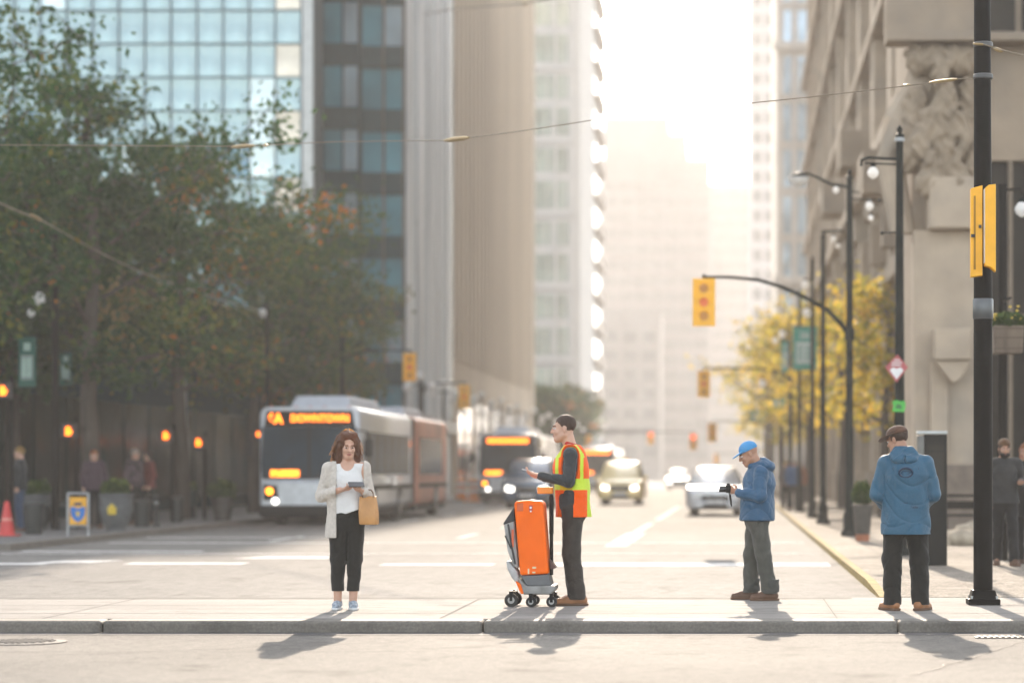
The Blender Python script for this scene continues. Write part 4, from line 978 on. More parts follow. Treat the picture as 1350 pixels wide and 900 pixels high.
def make_bus(label, x, Y, sections, sign, body, rz=0, accent=None, lit=False, W=2.5, H=2.92):
    t = thing('city_bus', label, 'bus', (x, Y, Z0), rz, 'city buses')
    silver = mat('bus_silver', (.50, .52, .54), rough=.3, metal=.35); hw = W/2
    y = 0
    for si, ln in enumerate(sections):
        col = body if si == 0 or accent is None else accent
        m = MB(); rg = []
        stations = [(0, .94, .10), (.06, .985, .03), (.25, 1, 0), (ln-.2, 1, 0), (ln, .97, .06)] if si == 0 else [(0, 1, 0), (ln-.25, 1, 0), (ln, .95, .1)]
        zc, zh = (.34+H)/2, (H-.34)/2
        for (yy, s, d) in stations: rg.append([(p[0]*s, y+yy, zc+p[1]*(1-d*.2)) for p in rrect(hw, zh, .2)])
        m.rings(rg); b_ = m.build('body', col, t, smooth=True)
        m = MB(); m.bx(-hw+.05, hw-.05, y+.3, y+ln-.2, .18, .345); m.build('skirt', blackt, t)
        # roof gear
        m = MB(); m.box((0, y+ln*.45, H+.16), (W*.62, ln*.6, .32), taper=.86); m.build('roof_pod', mat('roof_pod_grey', (.46, .49, .53), rough=.5), t, bevel=.06)
        # side windows each side
        for sx in (-1, 1):
            n = int((ln-1.2)/1.35)
            for i in range(n):
                y0 = y+.8+i*1.35
                lo = .62 if (sx == -1 and i in (0, 3)) else 1.25
                m = MB(); m.bx(sx*(hw-.01), sx*(hw+.012), y0, y0+1.25, 1.25 if sx > 0 else lo, 2.32); m.build('window', vglass, t)
        m = MB(); 
        for sx in (-1, 1): m.bx(sx*(hw+.003), sx*(hw+.02), y+.6, y+ln-.2, .86, .98)
        m.build('side_stripe', mat('bus_stripe', (.10, .16, .26), rough=.4) if accent is None else blackt, t)
        for sx in (-1, 1):
            for yy in ((2.3, ln-2.6) if si == 0 else (ln-3,)): wheel(t, sx*(hw-.13), y+yy, .48, .28)
        y += ln
        if si < len(sections)-1:
            m = MB()
            for k in range(6): m.bx(-hw+.07-.02*(k % 2), hw-.07+.02*(k % 2), y+k*.14, y+k*.14+.13, .4, H-.08)
            m.build('bellows', mat('bellows', (.09, .095, .1), rough=.8), t); y += .84
    # face
    m = MB(); m.prism([(-hw+.09,1.14),(hw-.09,1.14),(hw-.06,1.5),(hw-.1,2.42),(-hw+.1,2.42),(-hw+.06,1.5)], 'y', -.05, -.003); ws = m.build('windshield', vglass, t, bevel=.02)
    m = MB(); m.bx(-.025,.025,-.066,-.052,1.15,2.41); m.build('divider', blackt, ws)
    m = MB(); m.tube([(-.9,-.07,1.16),(-.35,-.075,1.75)], .012, n=5); m.tube([(.15,-.07,1.16),(.7,-.075,1.75)], .012, n=5); m.build('wiper', blackt, ws)
    m = MB(); m.prism([(-hw+.13,2.425),(hw-.13,2.425),(hw-.2,2.82),(-hw+.2,2.82)], 'y', -.03, .08); sb = m.build('destination_sign', blackt, t, bevel=.015)
    if sign == '#':
        m = MB()
        for i in range(9): m.bx(-.86+i*.192, -.69+i*.192, -.036, -.031, 2.53, 2.70)
        m.build('sign_text', led, sb)
    elif sign:
        textobj('sign_text', '6A', .34, led, sb, (-.84, -.036, 2.615), (R(90), 0, 0), bold=.012, sx=.9); textobj('sign_text', 'DOWNTOWN', .24, led, sb, (.26, -.036, 2.625), (R(90), 0, 0), bold=.008, sx=.9)
    m = MB(); m.bx(-hw+.03, hw-.03, -.06, .06, .36, 1.10); m.build('front_panel', silver, t, bevel=.06)
    m = MB(); m.bx(-hw+.02, hw-.02, -.1, .0, .22, .5); m.build('bumper', blackt, t, bevel=.04)
    for sx in (-1, 1):
        m = MB(); m.prism([(sx*(hw-.12),.62),(sx*(hw-.5),.62),(sx*(hw-.46),.98),(sx*(hw-.12),1.02)], 'y', -.075, -.063); pod = m.build('lamp_pod', blackt, t)
        m = MB(); m.cyl((sx*(hw-.42),-.077,.6), (sx*(hw-.42),-.1,.6), .075, n=16); m.build('headlight', hl, t)
        m = MB(); m.cyl((sx*(hw-.28),-.077,.84), (sx*(hw-.28),-.1,.84), .085, n=14); m.build('turn_signal', amber, pod)
        m = MB(); m.tube([(sx*(hw-.1),-.02,2.35),(sx*(hw+.2),-.22,2.3),(sx*(hw+.22),-.25,2.1)], .022, n=6); mr = m.build('mirror', blackt, t)
        m = MB(); m.box((sx*(hw+.22),-.26,1.9), (.2,.1,.42)); m.build('mirror_head', blackt, mr, bevel=.03)
    m = MB(); m.bx(-.95,-.25,-.058,-.052,1.2,1.36); m.build('dash_sign', emat('dash_led', (1,.2,.005), 1.6), t)
    for xx in (-.95, -.35, 0, .35, .95):
        m = MB(); m.ball((xx, .1, H-.02), (.06,.05,.04), 8); m.build('marker_lamp', mat('marker_red', (.5,.1,.08), rough=.3), t)
    m = MB(); m.bx(-.8,.8,-.16,-.102,.5,.9) if False else m.bx(-.7,.7,-.13,-.1005,.4,.46); m.build('bike_rack', blackt, t)
    return t
white_b = mat('bus_white', (.60, .62, .65), rough=.28, var=.05, coat=.3)
grey_b = mat('bus_grey', (.36, .37, .38), rough=.3, var=.06, coat=.3)
redw = mat('bus_rust_wrap', (.56, .21, .13), rough=.4, var=.35, scale=.5)
make_bus('long articulated city bus with orange destination sign, nearest bus, pulled up at the shaded kerb', -10.45, 59.5, (9.6, 7.6), '6A DOWNTOWN', white_b, accent=redw, rz=R(0.0))
make_bus('second city bus with a glowing orange sign, half hidden behind the dark blue car', -9.45, 101, (11.5,), '#', grey_b)
make_bus('third city bus, farthest and hazy, behind the worker in the vest', -9.1, 160, (11.5,), '#', white_b)

def make_car(label, x, Y, spec, body, rz=0, lights=True, roofcol=None, extra=None, cat='car', name='parked_car', group='cars in the road'):
    """spec: list of stations (y, half width, sill z, belt z, top z, half roof width)"""
    t = thing(name, label, cat, (x, Y, Z0), rz, group)
    low = MB(); rg = []
    for (y, hw, zs, zb, zt, hr) in spec['low']:
        rg.append([(-hw*.9, y, zs), (-hw, y, zs+.12), (-hw*1.0, y, zb-.12), (-hw*.94, y, zb), (-hw*.6, y, zb+.035), (hw*.6, y, zb+.035), (hw*.94, y, zb), (hw, y, zb-.12), (hw, y, zs+.12), (hw*.9, y, zs)])
    low.rings(rg); b_ = low.build('body', body, t, smooth=True, ang=50, bevel=.02)
    up = MB(); rg = []
    for (y, hw, z0, zt, hr) in spec['up']:
        rg.append([(-hw, y, z0), (-hr, y, zt-.04), (-hr*.9, y, zt), (hr*.9, y, zt), (hr, y, zt-.04), (hw, y, z0)])
    up.rings(rg); up.build('cabin', roofcol or body, t, smooth=True, ang=50)
    U = spec['up']
    def glasspoly(name, quad, off):
        m = MB(); q_ = [Vector(p) for p in quad]; n = (q_[1]-q_[0]).cross(q_[2]-q_[1]).normalized()
        if n.dot(Vector(off)) < 0: n = -n
        m.add([p + n*.012 for p in q_] + [p - n*.02 for p in q_], [(0,1,2,3),(7,6,5,4),(0,4,5,1),(1,5,6,2),(2,6,7,3),(3,7,4,0)]); return m.build(name, vglass, t)
    a, b2 = U[0], U[1]; i = .07
    def lerp3(p, q_, f): return tuple(p[k]+(q_[k]-p[k])*f for k in range(3))
    # windscreen
    A0, A1 = (-a[1]+i, a[0], a[2]), (a[1]-i, a[0], a[2]); B0, B1 = (-b2[4]*.93, b2[0], b2[3]-.03), (b2[4]*.93, b2[0], b2[3]-.03)
    glasspoly('windscreen', (lerp3(A0,B0,.06), lerp3(A1,B1,.06), lerp3(A1,B1,.94), lerp3(A0,B0,.94)), (0,-1,.5))
    for k in range(1, len(U)-1):
        p, q_ = U[k], U[k+1]
        for s in (-1, 1):
            lo0, lo1 = (s*p[1], p[0]+.06, p[2]+.04), (s*q_[1], q_[0]-.06, q_[2]+.04); hi0, hi1 = (s*p[4], p[0]+.06, p[3]-.06), (s*q_[4], q_[0]-.06, q_[3]-.06)
            if k == 1: lo0 = (s*(a[1]), a[0]+.25, a[2]+.04)
            if k == len(U)-2 and spec.get('hatch', True): pass
            glasspoly('side_window', (lo0, lo1, hi1, hi0), (s,0,0))
    L0 = spec['low'][0]; fw, fz = L0[1], L0[3]; yf = L0[0]
    m = MB(); m.bx(-fw*.55, fw*.55, yf-.02, yf+.05, fz-.3, fz-.1); g_ = m.build('grille', blackt, t, bevel=.02)
    m = MB(); m.bx(-fw*.5, fw*.5, yf-.03, yf-.021, fz-.21, fz-.19); m.build('grille_bar', rimm, g_)
    m = MB(); m.bx(-fw*.86, fw*.86, yf-.06, yf+.1, L0[2], L0[2]+.22); bp = m.build('bumper', body if not spec.get('darkb') else blackt, t, bevel=.05)
    m = MB(); m.bx(-fw*.5, fw*.5, yf-.075, yf-.062, L0[2]+.03, L0[2]+.13); m.build('intake', blackt, bp)
    m = MB(); m.bx(-.26,.26,yf-.09,yf-.076,L0[2]+.13,L0[2]+.25); m.build('number_plate', white, t)
    for s in (-1, 1):
        m = MB(); m.prism([(s*fw*.95, fz-.06),(s*fw*.58, fz-.12),(s*fw*.6, fz-.27),(s*fw*.96, fz-.25)], 'y', yf-.03, yf+.12); m.build('headlight', hl if lights else hl_off, t)
        m = MB(); m.box((s*(a[1]+.13), a[0]+.35, a[2]+.1), (.2,.12,.15)); m.build('mirror', body, t, bevel=.03)
        for y in spec['wheels']: wheel(t, s*(fw*spec.get('wk', .98)-.08), y, spec['wr'], .22)
    m = MB(); e = spec['low'][-1]
    for s in (-1, 1): m.bx(s*e[1]*.6, s*e[1]*.97, e[0]-.02, e[0]+.03, e[3]-.28, e[3]-.05)
    m.build('tail_lamp', redl, t)
    if extra: extra(t)
    return t
sedan = dict(low=[(0,.74,.22,.72,0,0),(.12,.84,.18,.78,0,0),(.5,.90,.17,.84,0,0),(1.4,.92,.17,.93,0,0),(3.4,.92,.17,.95,0,0),(4.3,.88,.2,.96,0,0),(4.55,.8,.3,.9,0,0)],
             up=[(1.15,.83,.92,.96,.8),(2.0,.8,.94,1.44,.62),(2.9,.8,.94,1.48,.62),(3.7,.8,.95,1.38,.6),(4.25,.78,.95,.99,.72)], wheels=(.85,3.55), wr=.32)
suv = dict(low=[(0,.78,.28,.88,0,0),(.12,.88,.24,.96,0,0),(.5,.94,.22,1.02,0,0),(1.3,.96,.22,1.1,0,0),(3.6,.96,.22,1.12,0,0),(4.6,.93,.26,1.12,0,0),(4.75,.88,.35,1.05,0,0)],
           up=[(1.05,.87,1.08,1.12,.84),(1.85,.86,1.1,1.74,.68),(3.0,.86,1.11,1.79,.68),(4.2,.86,1.11,1.74,.66),(4.7,.84,1.11,1.2,.76)], wheels=(.95,3.75), wr=.37)
van = dict(low=[(0,.76,.25,.86,0,0),(.12,.87,.22,.93,0,0),(.5,.92,.2,.98,0,0),(1.1,.94,.2,1.02,0,0),(3.8,.94,.2,1.03,0,0),(4.7,.92,.22,1.03,0,0),(4.85,.86,.3,.98,0,0)],
           up=[(.75,.86,1.0,1.03,.82),(1.75,.86,1.02,1.68,.70),(2.9,.86,1.03,1.74,.70),(4.3,.86,1.03,1.72,.69),(4.8,.85,1.03,1.15,.76)], wheels=(.9,3.75), wr=.33)
navy = mat('car_navy', (.035, .07, .12), rough=.22, metal=.3, coat=.6); silver = mat('car_silver', (.55, .56, .57), rough=.25, metal=.35, coat=.5)
taxi = mat('taxi_cream', (.86, .68, .32), rough=.3, coat=.4); taxiy = mat('taxi_yellow', (.62, .36, .05), rough=.3, coat=.4)
make_car('dark blue sport utility car with lit headlamps in front of the second bus', PX(694, 87), 87, suv, navy)
make_car('pale silver car coming down the sunny lane toward the crossing', PX(943, 72.5), 72.5, sedan, silver, lights=False)
def taxi_extra(t):
    for s in (-1, 1):
        m = MB(); m.bx(s*.945, s*.957, .7, 4.5, .3, .98); m.build('side_panel', taxiy, t)
    m = MB(); m.bx(-.3,.3,2.2,2.45,1.76,1.9); m.build('roof_light', taxiy, t, bevel=.03)
make_car('cream and yellow taxi van in the middle lane', PX(817, 97), 97, van, taxi, extra=taxi_extra, cat='taxi', name='taxi_van')
make_car('hazy small car far behind the taxi van', PX(893, 180), 180, sedan, mat('car_dull', (.3,.28,.27), rough=.3), name='parked_car')
make_car('dim car close behind the third bus', PX(741, 135), 135, sedan, mat('car_white', (.6,.6,.6), rough=.3), name='parked_car')
# ================================================================== people: smooth fields turned into meshes
class Field:
    def __init__(s, h): s.h = h; s.ops = []
    def cone(s, a, b, ra, rb=None, k=.02, sq=1.0, ang=0.0, cut=False):
        """tapered capsule; SQ flattens it along local y (turned by ANG about z)"""
        s.ops.append(('c', np.array(a, float), np.array(b, float), ra, ra if rb is None else rb, k, sq, ang, cut)); return s
    def ell(s, c, r, k=.02, M=None, cut=False):
        s.ops.append(('e', np.array(c, float), np.array(r if hasattr(r, '__len__') else (r, r, r), float), k, None if M is None else np.array(M.to_3x3(), float), cut)); return s
    def box(s, c, r, k=.02, rnd_=.01, M=None, cut=False):
        s.ops.append(('b', np.array(c, float), np.array(r, float), k, rnd_, None if M is None else np.array(M.to_3x3(), float), cut)); return s
    def plane(s, n, d): s.ops.append(('p', np.array(n, float), d)); return s       # keeps n.p < d
    def wave(s, fn): s.ops.append(('w', fn)); return s
    def mesh(s):
        h = s.h; lo = np.full(3, 9.); hi = -lo
        for o in s.ops:
            if o[0] == 'c' and not o[8]: r = max(o[3], o[4])*max(1, o[6]); lo = np.minimum(lo, np.minimum(o[1], o[2])-r); hi = np.maximum(hi, np.maximum(o[1], o[2])+r)
            elif o[0] in 'eb' and not o[-1]: r = np.linalg.norm(o[2]) if (o[4] if o[0] == 'e' else o[5]) is not None else o[2]; lo = np.minimum(lo, o[1]-r); hi = np.maximum(hi, o[1]+r)
        lo -= 4*h+.02; hi += 4*h+.02; n = np.ceil((hi-lo)/h).astype(int)+1
        D = np.full(n, .2, np.float32); ax = [lo[i]+h*np.arange(n[i]) for i in range(3)]
        def sub(a, b):
            i0 = np.maximum(((a-lo)/h).astype(int), 0); i1 = np.minimum(np.ceil((b-lo)/h).astype(int)+1, n)
            if (i1 <= i0).any(): return None, None
            sl = tuple(slice(i0[i], i1[i]) for i in range(3))
            return sl, np.meshgrid(*[ax[i][sl[i]] for i in range(3)], indexing='ij', sparse=True)
        for o in s.ops:
            if o[0] == 'p':
                X, Y, Z = np.meshgrid(*ax, indexing='ij', sparse=True); D = np.maximum(D, (o[1][0]*X+o[1][1]*Y+o[1][2]*Z-o[2]).astype(np.float32)); continue
            if o[0] == 'w':
                X, Y, Z = np.meshgrid(*ax, indexing='ij', sparse=True); D = D + o[1](X, Y, Z).astype(np.float32); continue
            if o[0] == 'c':
                _, a, b, ra, rb, k, sq, ang, cut = o; m = max(ra, rb)*max(1, sq)+k*1.5+3*h
                sl, g = sub(np.minimum(a, b)-m, np.maximum(a, b)+m)
                if sl is None: continue
                X, Y, Z = g; ab = b-a; L2 = max(ab@ab, 1e-9)
                t = np.clip(((X-a[0])*ab[0]+(Y-a[1])*ab[1]+(Z-a[2])*ab[2])/L2, 0, 1)
                dx, dy, dz = X-a[0]-t*ab[0], Y-a[1]-t*ab[1], Z-a[2]-t*ab[2]
                if sq != 1:
                    if ang: c_, s_ = math.cos(ang), math.sin(ang); dx, dy = dx*c_+dy*s_, (-dx*s_+dy*c_)
                    dy = dy/sq
                d = (np.sqrt(dx*dx+dy*dy+dz*dz)-(ra+(rb-ra)*t))*min(1, sq)
            else:
                M = o[4] if o[0] == 'e' else o[5]; c, r = o[1], o[2]; k = o[3]; cut = o[-1]
                rr = np.full(3, np.linalg.norm(r)) if M is not None else r
                sl, g = sub(c-rr-k*1.5-3*h, c+rr+k*1.5+3*h)
                if sl is None: continue
                X, Y, Z = g[0]-c[0], g[1]-c[1], g[2]-c[2]
                if M is not None: X, Y, Z = [M[0][i]*X+M[1][i]*Y+M[2][i]*Z for i in range(3)]
                if o[0] == 'e':
                    q_ = np.sqrt((X/r[0])**2+(Y/r[1])**2+(Z/r[2])**2); q2 = np.sqrt((X/r[0]**2)**2+(Y/r[1]**2)**2+(Z/r[2]**2)**2)
                    d = q_*(q_-1)/np.maximum(q2, 1e-6)
                else:
                    rn = o[4]; qx, qy, qz = np.abs(X)-r[0]+rn, np.abs(Y)-r[1]+rn, np.abs(Z)-r[2]+rn
                    d = np.sqrt(np.maximum(qx,0)**2+np.maximum(qy,0)**2+np.maximum(qz,0)**2)+np.minimum(np.maximum(np.maximum(qx,qy),qz),0)-rn
            A = D[sl]; d = d.astype(np.float32)
            if cut: D[sl] = np.maximum(A, -d); continue
            hh = np.clip(.5+.5*(A-d)/max(k, 1e-5), 0, 1); D[sl] = A*(1-hh)+d*hh-k*hh*(1-hh)
        D[0], D[-1], D[:, 0], D[:, -1], D[:, :, 0], D[:, :, -1] = 1, 1, 1, 1, 1, 1
        # surface nets
        S = D < 0; nx, ny, nz = D.shape
        cnt = np.zeros((nx-1, ny-1, nz-1), np.int8)
        cor = [(i, j, k) for i in (0, 1) for j in (0, 1) for k in (0, 1)]
        for (i, j, k) in cor: cnt += S[i:nx-1+i, j:ny-1+j, k:nz-1+k]
        act = (cnt > 0) & (cnt < 8); I = np.argwhere(act); idx = np.full(act.shape, -1, np.int32); idx[act] = np.arange(len(I))
        acc = np.zeros((len(I), 3)); num = np.zeros(len(I))
        cv = {c: D[I[:, 0]+c[0], I[:, 1]+c[1], I[:, 2]+c[2]] for c in cor}
        for a in cor:
            for axis in range(3):
                if a[axis] == 0:
                    b = tuple(1 if q == axis else a[q] for q in range(3)); da, db = cv[a], cv[b]; m = (da < 0) != (db < 0)
                    t = np.where(m, da/np.where(m, da-db, 1), 0)
                    p = np.repeat(np.array(a, float)[None], len(I), 0); p[:, axis] += t; acc[m] += p[m]; num[m] += 1
        V = lo + h*(I+acc/num[:, None]); Q = []
        for axis in range(3):
            o1, o2 = [(1, 2), (2, 0), (0, 1)][axis]
            s0 = [slice(None)]*3; s1 = [slice(None)]*3; s0[axis] = slice(0, -1); s1[axis] = slice(1, None)
            E = np.argwhere(S[tuple(s0)] != S[tuple(s1)])
            ok = (E[:, o1] > 0) & (E[:, o2] > 0) & (E[:, o1] < n[o1]-1) & (E[:, o2] < n[o2]-1); E = E[ok]
            ins = S[E[:, 0], E[:, 1], E[:, 2]]
            def cell(d1, d2): e = E.copy(); e[:, o1] -= d1; e[:, o2] -= d2; return idx[e[:, 0], e[:, 1], e[:, 2]]
            q_ = np.stack([cell(1, 1), cell(0, 1), cell(0, 0), cell(1, 0)], 1); q_[~ins] = q_[~ins][:, ::-1]; Q.append(q_)
        return V, np.concatenate(Q)
    def build(s, name, mats, parent=None, region=None):
        V, Q = s.mesh(); mi = None
        if region is not None: mi = region(V[Q].mean(1))
        return np_mesh(name, V, Q, mats, parent, mi, smooth=True)

def creases(amp, f1=22, f2=9, ph=0.0):
    """sharp irregular cloth creases, mostly across the limb"""
    def fn(X, Y, Z):
        u = f1*(Z*.8+.5*X*np.sign(np.sin(3*Z+ph)+.3)+.35*Y)+2.6*np.sin(f2*X+ph)+2.2*np.sin(f2*1.2*Y-ph)+1.5*np.sin(f2*.7*Z+ph*3)
        v = f1*.7*(Z*.5+X*.9-Y*.8)+2.4*np.sin(f2*.9*Z+ph*2)+1.7*np.sin(f2*1.4*X-ph)
        a = 1-np.abs(np.sin(u*.5)); b = 1-np.abs(np.sin(v*.5))
        env = .35+.65*(.5+.5*np.sin(f2*.8*(Z+X)+1.3*ph))
        return amp*(1.5*a**3*env+1.1*b**4*(1.3-env))
    return fn
def folds(amp, f1=28, f2=11, ph=0.0):
    def fn(X, Y, Z):
        return amp*(np.sin(f1*Z+2.2*np.sin(f2*X+ph)+2.0*np.sin(f2*1.3*Y-ph))*.6+.5*np.sin(f1*.55*(X+Y)+1.6*np.sin(f2*Z+ph*2))*np.sin(f2*.8*Z+ph))
    return fn
skin = mat('skin_light', (.54, .315, .22), rough=.5, var=.06, scale=14); setp(skin.node_tree.nodes['Principled BSDF'], sss=.08)
skin2 = mat('skin_tan', (.40, .21, .13), rough=.5, var=.06, scale=14); setp(skin2.node_tree.nodes['Principled BSDF'], sss=.08)
eye_d = mat('eye_dark', (.03, .02, .018), rough=.2); eye_w = mat('eye_white', (.6, .57, .54), rough=.3); lipm = mat('lip', (.36, .13, .10), rough=.45)
def cloth(name, col, var=.1, rough=.85, sheen=.15, bump=.25, scale=12): return mat(name, col, rough=rough, var=var, scale=scale, bump=max(bump, .4), bscale=34, sheen=sheen, spec=.2)
def hair_mat(name, col):
    m = mat(name, col, rough=.55, var=.5, scale=22, bump=.8, bscale=60, stretch=(3, 3, .5)); 
    N, L = m.node_tree.nodes, m.node_tree.links; tr = N.new('ShaderNodeBsdfTranslucent'); tr.inputs['Color'].default_value = (min(1, col[0]*7), min(1, col[1]*5), min(1, col[2]*3.5), 1)
    mx = N.new('ShaderNodeMixShader'); mx.inputs[0].default_value = .3; L.new(N['Principled BSDF'].outputs[0], mx.inputs[1]); L.new(tr.outputs[0], mx.inputs[2]); L.new(mx.outputs[0], N['Material Output'].inputs['Surface']); return m
V3 = lambda *a: np.array(a, float)
def head_frame(J): return np.array((Matrix.Rotation(R(J['yaw']), 3, 'Z') @ Matrix.Rotation(R(J['pitch']), 3, 'X') @ Matrix.Rotation(R(J.get('roll', 0)), 3, 'Y')))
def head_pt(J, p): return J['head'] + head_frame(J) @ (np.array(p, float)*J['hs'])
def hp_field(f, J):
    hs = J['hs']; M = Matrix([list(r) for r in head_frame(J)])
    e = lambda c, r, k=.02, cut=False: f.ell(head_pt(J, c), np.array(r)*hs, k*hs, M, cut)
    c = lambda a, b, r0, r1, k=.01: f.cone(head_pt(J, a), head_pt(J, b), r0*hs, r1*hs, k*hs)
    e((0,.018,.035), (.076,.094,.085)); e((0,-.03,-.04), (.060,.066,.078), .03); e((0,-.068,-.098), (.028,.024,.022), .03)
    for s in (-1, 1):
        c((s*.055,.005,-.06), (s*.02,-.065,-.1), .022, .02, .03); e((s*.036,-.068,-.03), (.024,.02,.024), .02)
        e((s*.078,.012,-.01), (.010,.02,.032), .008)
        e((s*.031,-.106,.004), (.017,.018,.011), .004, True)
    c((-.034,-.087,.024), (.034,-.087,.024), .012, .012, .014); c((0,-.094,.012), (0,-.113,-.028), .008, .0125, .012)
    for s in (-1, 1): c((s*.011,-.1,-.032), (s*.011,-.098,-.031), .009, .009, .008)
    e((0,-.094,-.060), (.022,.011,.0055), .006); e((0,-.092,-.071), (.019,.011,.006), .006)
    for s in (-1, 1): e((s*.031,-.087,.003), (.0125,.0115,.0095), .002)
    f.cone(head_pt(J, (0,.03,-.06)), J['neck'], .054*hs, .062*hs, .03)
def face_region(J):
    Mi = head_frame(J).T; hs = J['hs']
    def fn(C):
        q_ = ((C-J['head'])@Mi.T)/hs; mi = np.zeros(len(C), np.int32); ax_ = np.abs(q_[:, 0])
        lip = (ax_ < .023) & (q_[:, 1] < -.085) & (np.abs(q_[:, 2]+.0655) < .0105-.22*np.maximum(0, ax_-.008)); mi[lip] = 3
        ex, ez = (ax_-.031)/.0155, (q_[:, 2]-.003)/.0065; eye = (ex**2+ez**2 < 1) & (q_[:, 1] < -.07); mi[eye] = 2
        mi[eye & (np.abs(ax_-.031) < .0075)] = 1; mi[eye & (q_[:, 2] > .008)] = 1
        br = (np.abs(ax_-.034) < .02) & (np.abs(q_[:, 2]-.0265+.12*np.abs(ax_-.028)) < .0058) & (q_[:, 1] < -.07); mi[br] = 4
        return mi
    return fn
def hand_field(f, w_, d, n, side, curl=.6, s=1.0, spread=.004):
    """palm from wrist W along D, closing toward N; SIDE is where the thumb leaves"""
    w_ = np.array(w_, float); d = np.array(d, float); d /= np.linalg.norm(d); n = np.array(n, float); n -= d*(n@d); n /= np.linalg.norm(n); sd = np.cross(d, n)
    if sd@np.array(side, float) < 0: sd = -sd
    for o in (-.024, -.008, .008, .024): f.cone(w_+d*.012*s+sd*o*.6*s, w_+d*.088*s+sd*o*s, .0135*s, .0125*s, .012)
    for i, (o, ln) in enumerate(((.0305, .068), (.0105, .078), (-.0105, .072), (-.0305, .056))):
        b = w_+d*.09*s+sd*(o+spread*(1.5-i))*s; a = curl*(1+.12*i); r_ = .0088*s*(1 if i < 3 else .9)
        d1 = d*math.cos(a)+n*math.sin(a); d2 = d*math.cos(2*a)+n*math.sin(2*a); d3 = d*math.cos(2.7*a)+n*math.sin(2.7*a)
        p1 = b+d1*ln*.48*s; p2 = p1+d2*ln*.32*s; p3 = p2+d3*ln*.22*s
        f.cone(b-d*.008*s, p1, r_*1.05, r_, .006); f.cone(p1, p2, r_, r_*.93, .003); f.cone(p2, p3, r_*.93, r_*.82, .003)
    t0 = w_+d*.028*s+sd*.022*s; t1 = t0+(d*.6+sd*.72+n*.3)*.038*s; t2 = t1+(d*.85+sd*.15+n*.5)*.032*s; t3 = t2+(d*.9-sd*.1+n*.4)*.022*s
    f.cone(t0, t1, .015*s, .0115*s, .01); f.cone(t1, t2, .0108*s, .0095*s, .004); f.cone(t2, t3, .0095*s, .008*s, .004)
def default_pose(H=1.75, **kw):
    k = H/1.75
    J = dict(pelvis=V3(0,.0,.95), waist=V3(0,0,1.08), chest=V3(0,.005,1.29), neck=V3(0,.02,1.49), head=V3(0,-.01,1.635), hs=.98, yaw=0, pitch=5,
             hipL=V3(.09,0,.92), hipR=V3(-.09,0,.92), kneeL=V3(.1,-.02,.5), kneeR=V3(-.1,-.02,.5), ankL=V3(.11,.02,.085), ankR=V3(-.11,.02,.085),
             shL=V3(.185,.02,1.43), shR=V3(-.185,.02,1.43), elL=V3(.25,.05,1.15), elR=V3(-.25,.05,1.15), wrL=V3(.24,-.05,.93), wrR=V3(-.24,-.05,.93),
             hdL=(0,-.25,-1), hdR=(0,-.25,-1), hnL=(-1,0,0), hnR=(1,0,0), htL=(0,-1,0), htR=(0,-1,0), curl=.45, toeL=V3(.15,-1,0), toeR=V3(-.15,-1,0))
    for q_ in J:
        if isinstance(J[q_], np.ndarray) and q_[:3] != 'toe': J[q_] = J[q_]*k
    J['hs'] *= k
    for a, b in kw.items(): J[a] = np.array(b, float) if isinstance(b, tuple) and len(b) == 3 else b
    return J
def body_field(J, h, fem=False):
    f = Field(h)
    f.cone(J['pelvis'], J['waist'], .15 if fem else .155, .135 if not fem else .118, .05, .68); f.cone(J['waist'], J['chest'], .13 if not fem else .115, .155 if not fem else .14, .05, .68)
    f.cone(J['chest'], (J['shL']+J['shR'])/2*.5+J['neck']*.5, .15, .08, .05, .65)
    for s in 'LR':
        f.cone(J['neck']*.6+J['sh'+s]*.4-V3(0,0,.03), J['sh'+s], .055, .052, .04); f.cone(J['sh'+s], J['el'+s], .05, .039, .03); f.cone(J['el'+s], J['wr'+s], .041, .026, .015)
        hand_field(f, J['wr'+s], J['hd'+s], J['hn'+s], J['ht'+s], J['curl'], J['hs']*.98 if not fem else .9*J['hs'])
        f.cone(J['hip'+s], J['knee'+s], .085, .056, .04); f.cone(J['knee'+s], J['ank'+s], .056, .036, .03)
        t = J['toe'+s]/np.linalg.norm(J['toe'+s]); a = J['ank'+s]; f.cone(a+t*-.03-V3(0,0,.045), a+t*.14-V3(0,0,.06), .032, .022, .03)
    hp_field(f, J); return f
def shoes(t, J, m, sole, h, sz=1.0, name='shoe', low=1.0):
    for s in 'LR':
        tt = J['toe'+s]/np.linalg.norm(J['toe'+s]); sd = V3(-tt[1], tt[0], 0); a = J['ank'+s].copy(); g = a*V3(1,1,0); f = Field(h)
        ang = math.atan2(tt[1], tt[0])
        f.cone(g-tt*.045*sz+V3(0,0,.05), g+tt*.08*sz+V3(0,0,.045), .042*sz, .045*sz, .02); f.cone(g+tt*.06*sz+V3(0,0,.04), g+tt*.165*sz+V3(0,0,.032), .045*sz, .034*sz, .02)
        f.cone(g-tt*.03*sz+V3(0,0,.05), g-tt*.015*sz+V3(0,0,.095*low), .04*sz, .043*sz, .02)
        f.plane((0,0,-1), -.012)
        o = f.build(name, m, t)
        f = Field(h); f.cone(g-tt*.05*sz+V3(0,0,.014), g+tt*.08*sz+V3(0,0,.014), .046*sz, .05*sz, .02); f.cone(g+tt*.08*sz+V3(0,0,.014), g+tt*.17*sz+V3(0,0,.016), .05*sz, .037*sz, .02)
        f.plane((0,0,1), .024); f.plane((0,0,-1), -.001); f.build('sole', sole, o)
